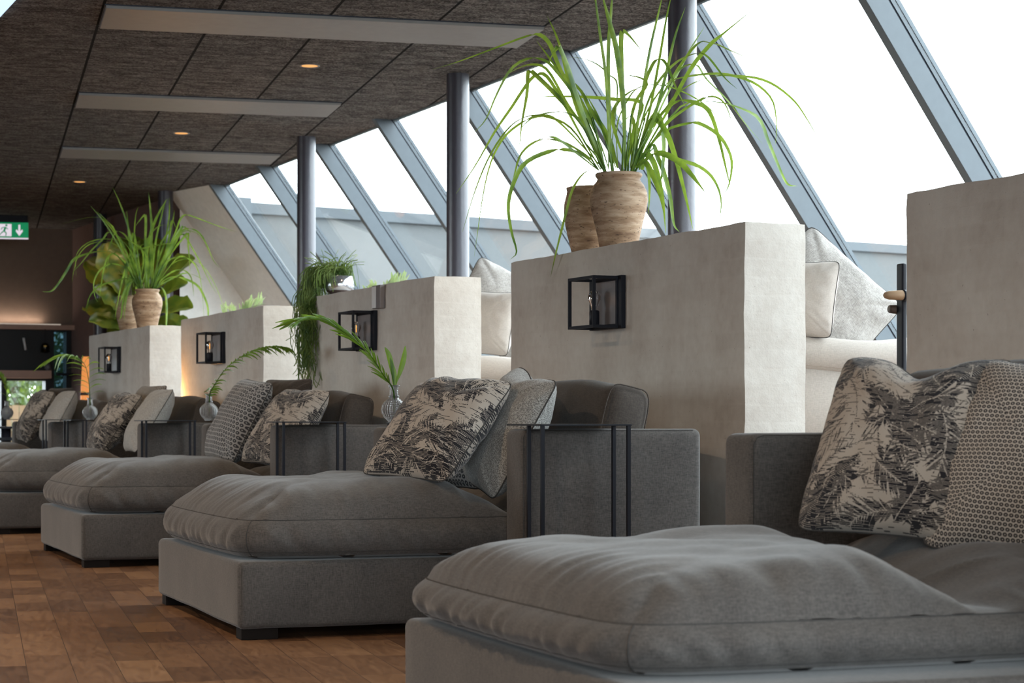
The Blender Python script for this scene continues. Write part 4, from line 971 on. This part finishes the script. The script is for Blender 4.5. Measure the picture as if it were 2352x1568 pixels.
pt = atY(56, 790, YF); o = MB().tube([(-.012, 0, .07), (.012, 0, -.07)], .014, 8).build('hanging_tube', M['offwhite'], None, True); o.location = (pt.x, YF - .02, pt.z); tag(o, 'short pale tube hanging in the black niche', 'lamp')
# high table and pedestal near the far window
ph = at(14, 1000, 20.6); t_ = thing('pedestal_table', (ph.x, ph.y, 0), 0, 'dark pedestal table in front of the far window', 'table')
MB().lathe([(0, .0), (.2, 0), (.2, .02), (.05, .04), (.05, .62), (0, .62)], 24).build('base', M['column'], t_, True); MB().box((-.45, -.25, .50), (.12, .25, .53)).build('shelf', M['black'], t_)
MB().box((-.5, -.3, .62), (.14, .3, .64)).build('top', M['black'], t_)
# outside: parapet wing, fence, trees, ground
o = MB().box((-40, -30, -.6), (60, 80, -.3)).build('ground', M['extdeck']); struct(o)
pa = at(570, 464, 30.0); zc_ = pa.z
def on_z(x, y, z):
    d = (z - HC) / ((HZ - y) / F); return at(x, y, d)
pbb = on_z(2078, 562, zc_); dv = (pbb - pa); dv.z = 0; L_ = dv.length; ux = dv / L_; ang = math.atan2(ux.y, ux.x)
t_ = thing('neighbouring_wing', (pa.x, pa.y, -.3), ang, 'pale grey rendered wing of the building outside the sloping windows', 'building')
hh = zc_ + .3
MB().box((-.4, .05, 0), (L_ + 9, 1.2, hh - .16)).build('facade', M['extwall'], t_)
MB().box((-.0, -.02, hh - .165), (L_ + 9, 1.3, hh)).build('coping', M['coping'], t_)
MB().box((-1.1, -.15, 0), (-.02, 1.2, hh + .05)).build('raised_end', M['coping'], t_)
fp = 28.0
t_ = thing('board_fence', (at(-40, 1000, fp).x, at(-40, 1000, fp).y, -.3), 0, 'pale new board fence outside the far window', 'fence')
for k in range(26):
    MB().box((k * .10, 0, 0), (k * .10 + .09, .02, at(0, 930, fp).z + .3 + rnd.uniform(-.01, .01))).build('board', M['fencewood'], t_)
MB().box((0, .02, .3), (2.6, .06, .38)).box((0, .02, .75), (2.6, .06, .83)).build('rail', M['fencewood'], t_)
for k, (x, d, s_, lab) in enumerate(((30, 33, .9, 'leafy tree outside the far window nearest the picture edge'), (84, 40, 1.0, 'leafy tree outside the far window behind the palm-print cushion'), (120, 47, 1.1, 'leafy tree outside the far window beside the black post'))):
    p = at(x, 900, d); t_ = thing('garden_tree', (p.x, p.y, -.3), 0, lab, 'tree', 'trees outside the far window'); r = random.Random(50 + k)
    MB().tube([(0, 0, 0), (.05, 0, .9), (0, .05, 2.4)], [.09, .07, .03], 10).build('trunk', M['bark'], t_, True); m = MB()
    for j in range(900):
        c0 = Vector((r.gauss(0, .42), r.gauss(0, .42), 1.75 + r.gauss(0, .6))) * s_; a = Vector((r.gauss(0, 1), r.gauss(0, 1), r.gauss(0, 1))).normalized(); b2 = a.orthogonal().normalized(); z_ = .09
        m.add([c0 - a * z_, c0 - b2 * z_ * .5, c0 + a * z_, c0 + b2 * z_ * .5], [(0, 1, 2, 3)])
    m.build('crown', M['foliage'], t_)

# ------------------------------------------------------------------ light
w = bpy.data.worlds.new('overcast'); bpy.context.scene.world = w; w.use_nodes = True; nt = w.node_tree; bg = nt.nodes['Background']
bg.inputs[0].default_value = (.84, .93, 1.0, 1); bg.inputs[1].default_value = 9.6
def portal(loc, rot, sx, sy):
    l = bpy.data.lights.new('daylight_portal', 'AREA'); l.shape = 'RECTANGLE'; l.size = sx; l.size_y = sy; l.cycles.is_portal = True
    o = bpy.data.objects.new('daylight_portal', l); C.objects.link(o); o.location = loc; o.rotation_euler = rot; return o
# sloping glazing: light -Z must point inwards
cg = Vector(gl(LEN / 2, .06, 7.5)); o = portal(cg, (0, 0, 0), LEN, 24.0)
zax = Vector((nx, 0, nz)); xax = Vector((tx, 0, tz)); o.rotation_euler = Matrix((xax, zax.cross(xax), zax)).transposed().to_euler()
for a, c_ in LO: portal((-6.25, (a + c_) / 2, 1.42), (0, R(-90), 0), 2.35, c_ - a)
for a, c_ in BO: portal(((a + c_) / 2, -4.25, 1.42), (R(90), 0, 0), c_ - a, 2.35)

# ------------------------------------------------------------------ camera and view
cam = bpy.data.cameras.new('camera'); co = bpy.data.objects.new('camera', cam); C.objects.link(co); bpy.context.scene.camera = co
co.location = (0, 0, HC); co.rotation_euler = (R(90), 0, -TH); cam.sensor_width = 36; cam.lens = F / 2352 * 36; cam.shift_y = (HZ - 784) / 2352; cam.clip_end = 300
cam.dof.use_dof = True; cam.dof.focus_distance = 7.4; cam.dof.aperture_fstop = 7.5
sc_ = bpy.context.scene; vs = sc_.view_settings; vs.view_transform = 'Standard'; vs.look = 'None'; vs.exposure = 0.08; vs.gamma = 1; vs.use_curve_mapping = False
sc_.cycles.max_bounces = 7; sc_.cycles.diffuse_bounces = 4; sc_.cycles.glossy_bounces = 3; sc_.cycles.transmission_bounces = 6; sc_.cycles.transparent_max_bounces = 10
sc_.cycles.caustics_reflective = False; sc_.cycles.caustics_refractive = False; sc_.cycles.sample_clamp_indirect = 6; sc_.cycles.use_denoising = True
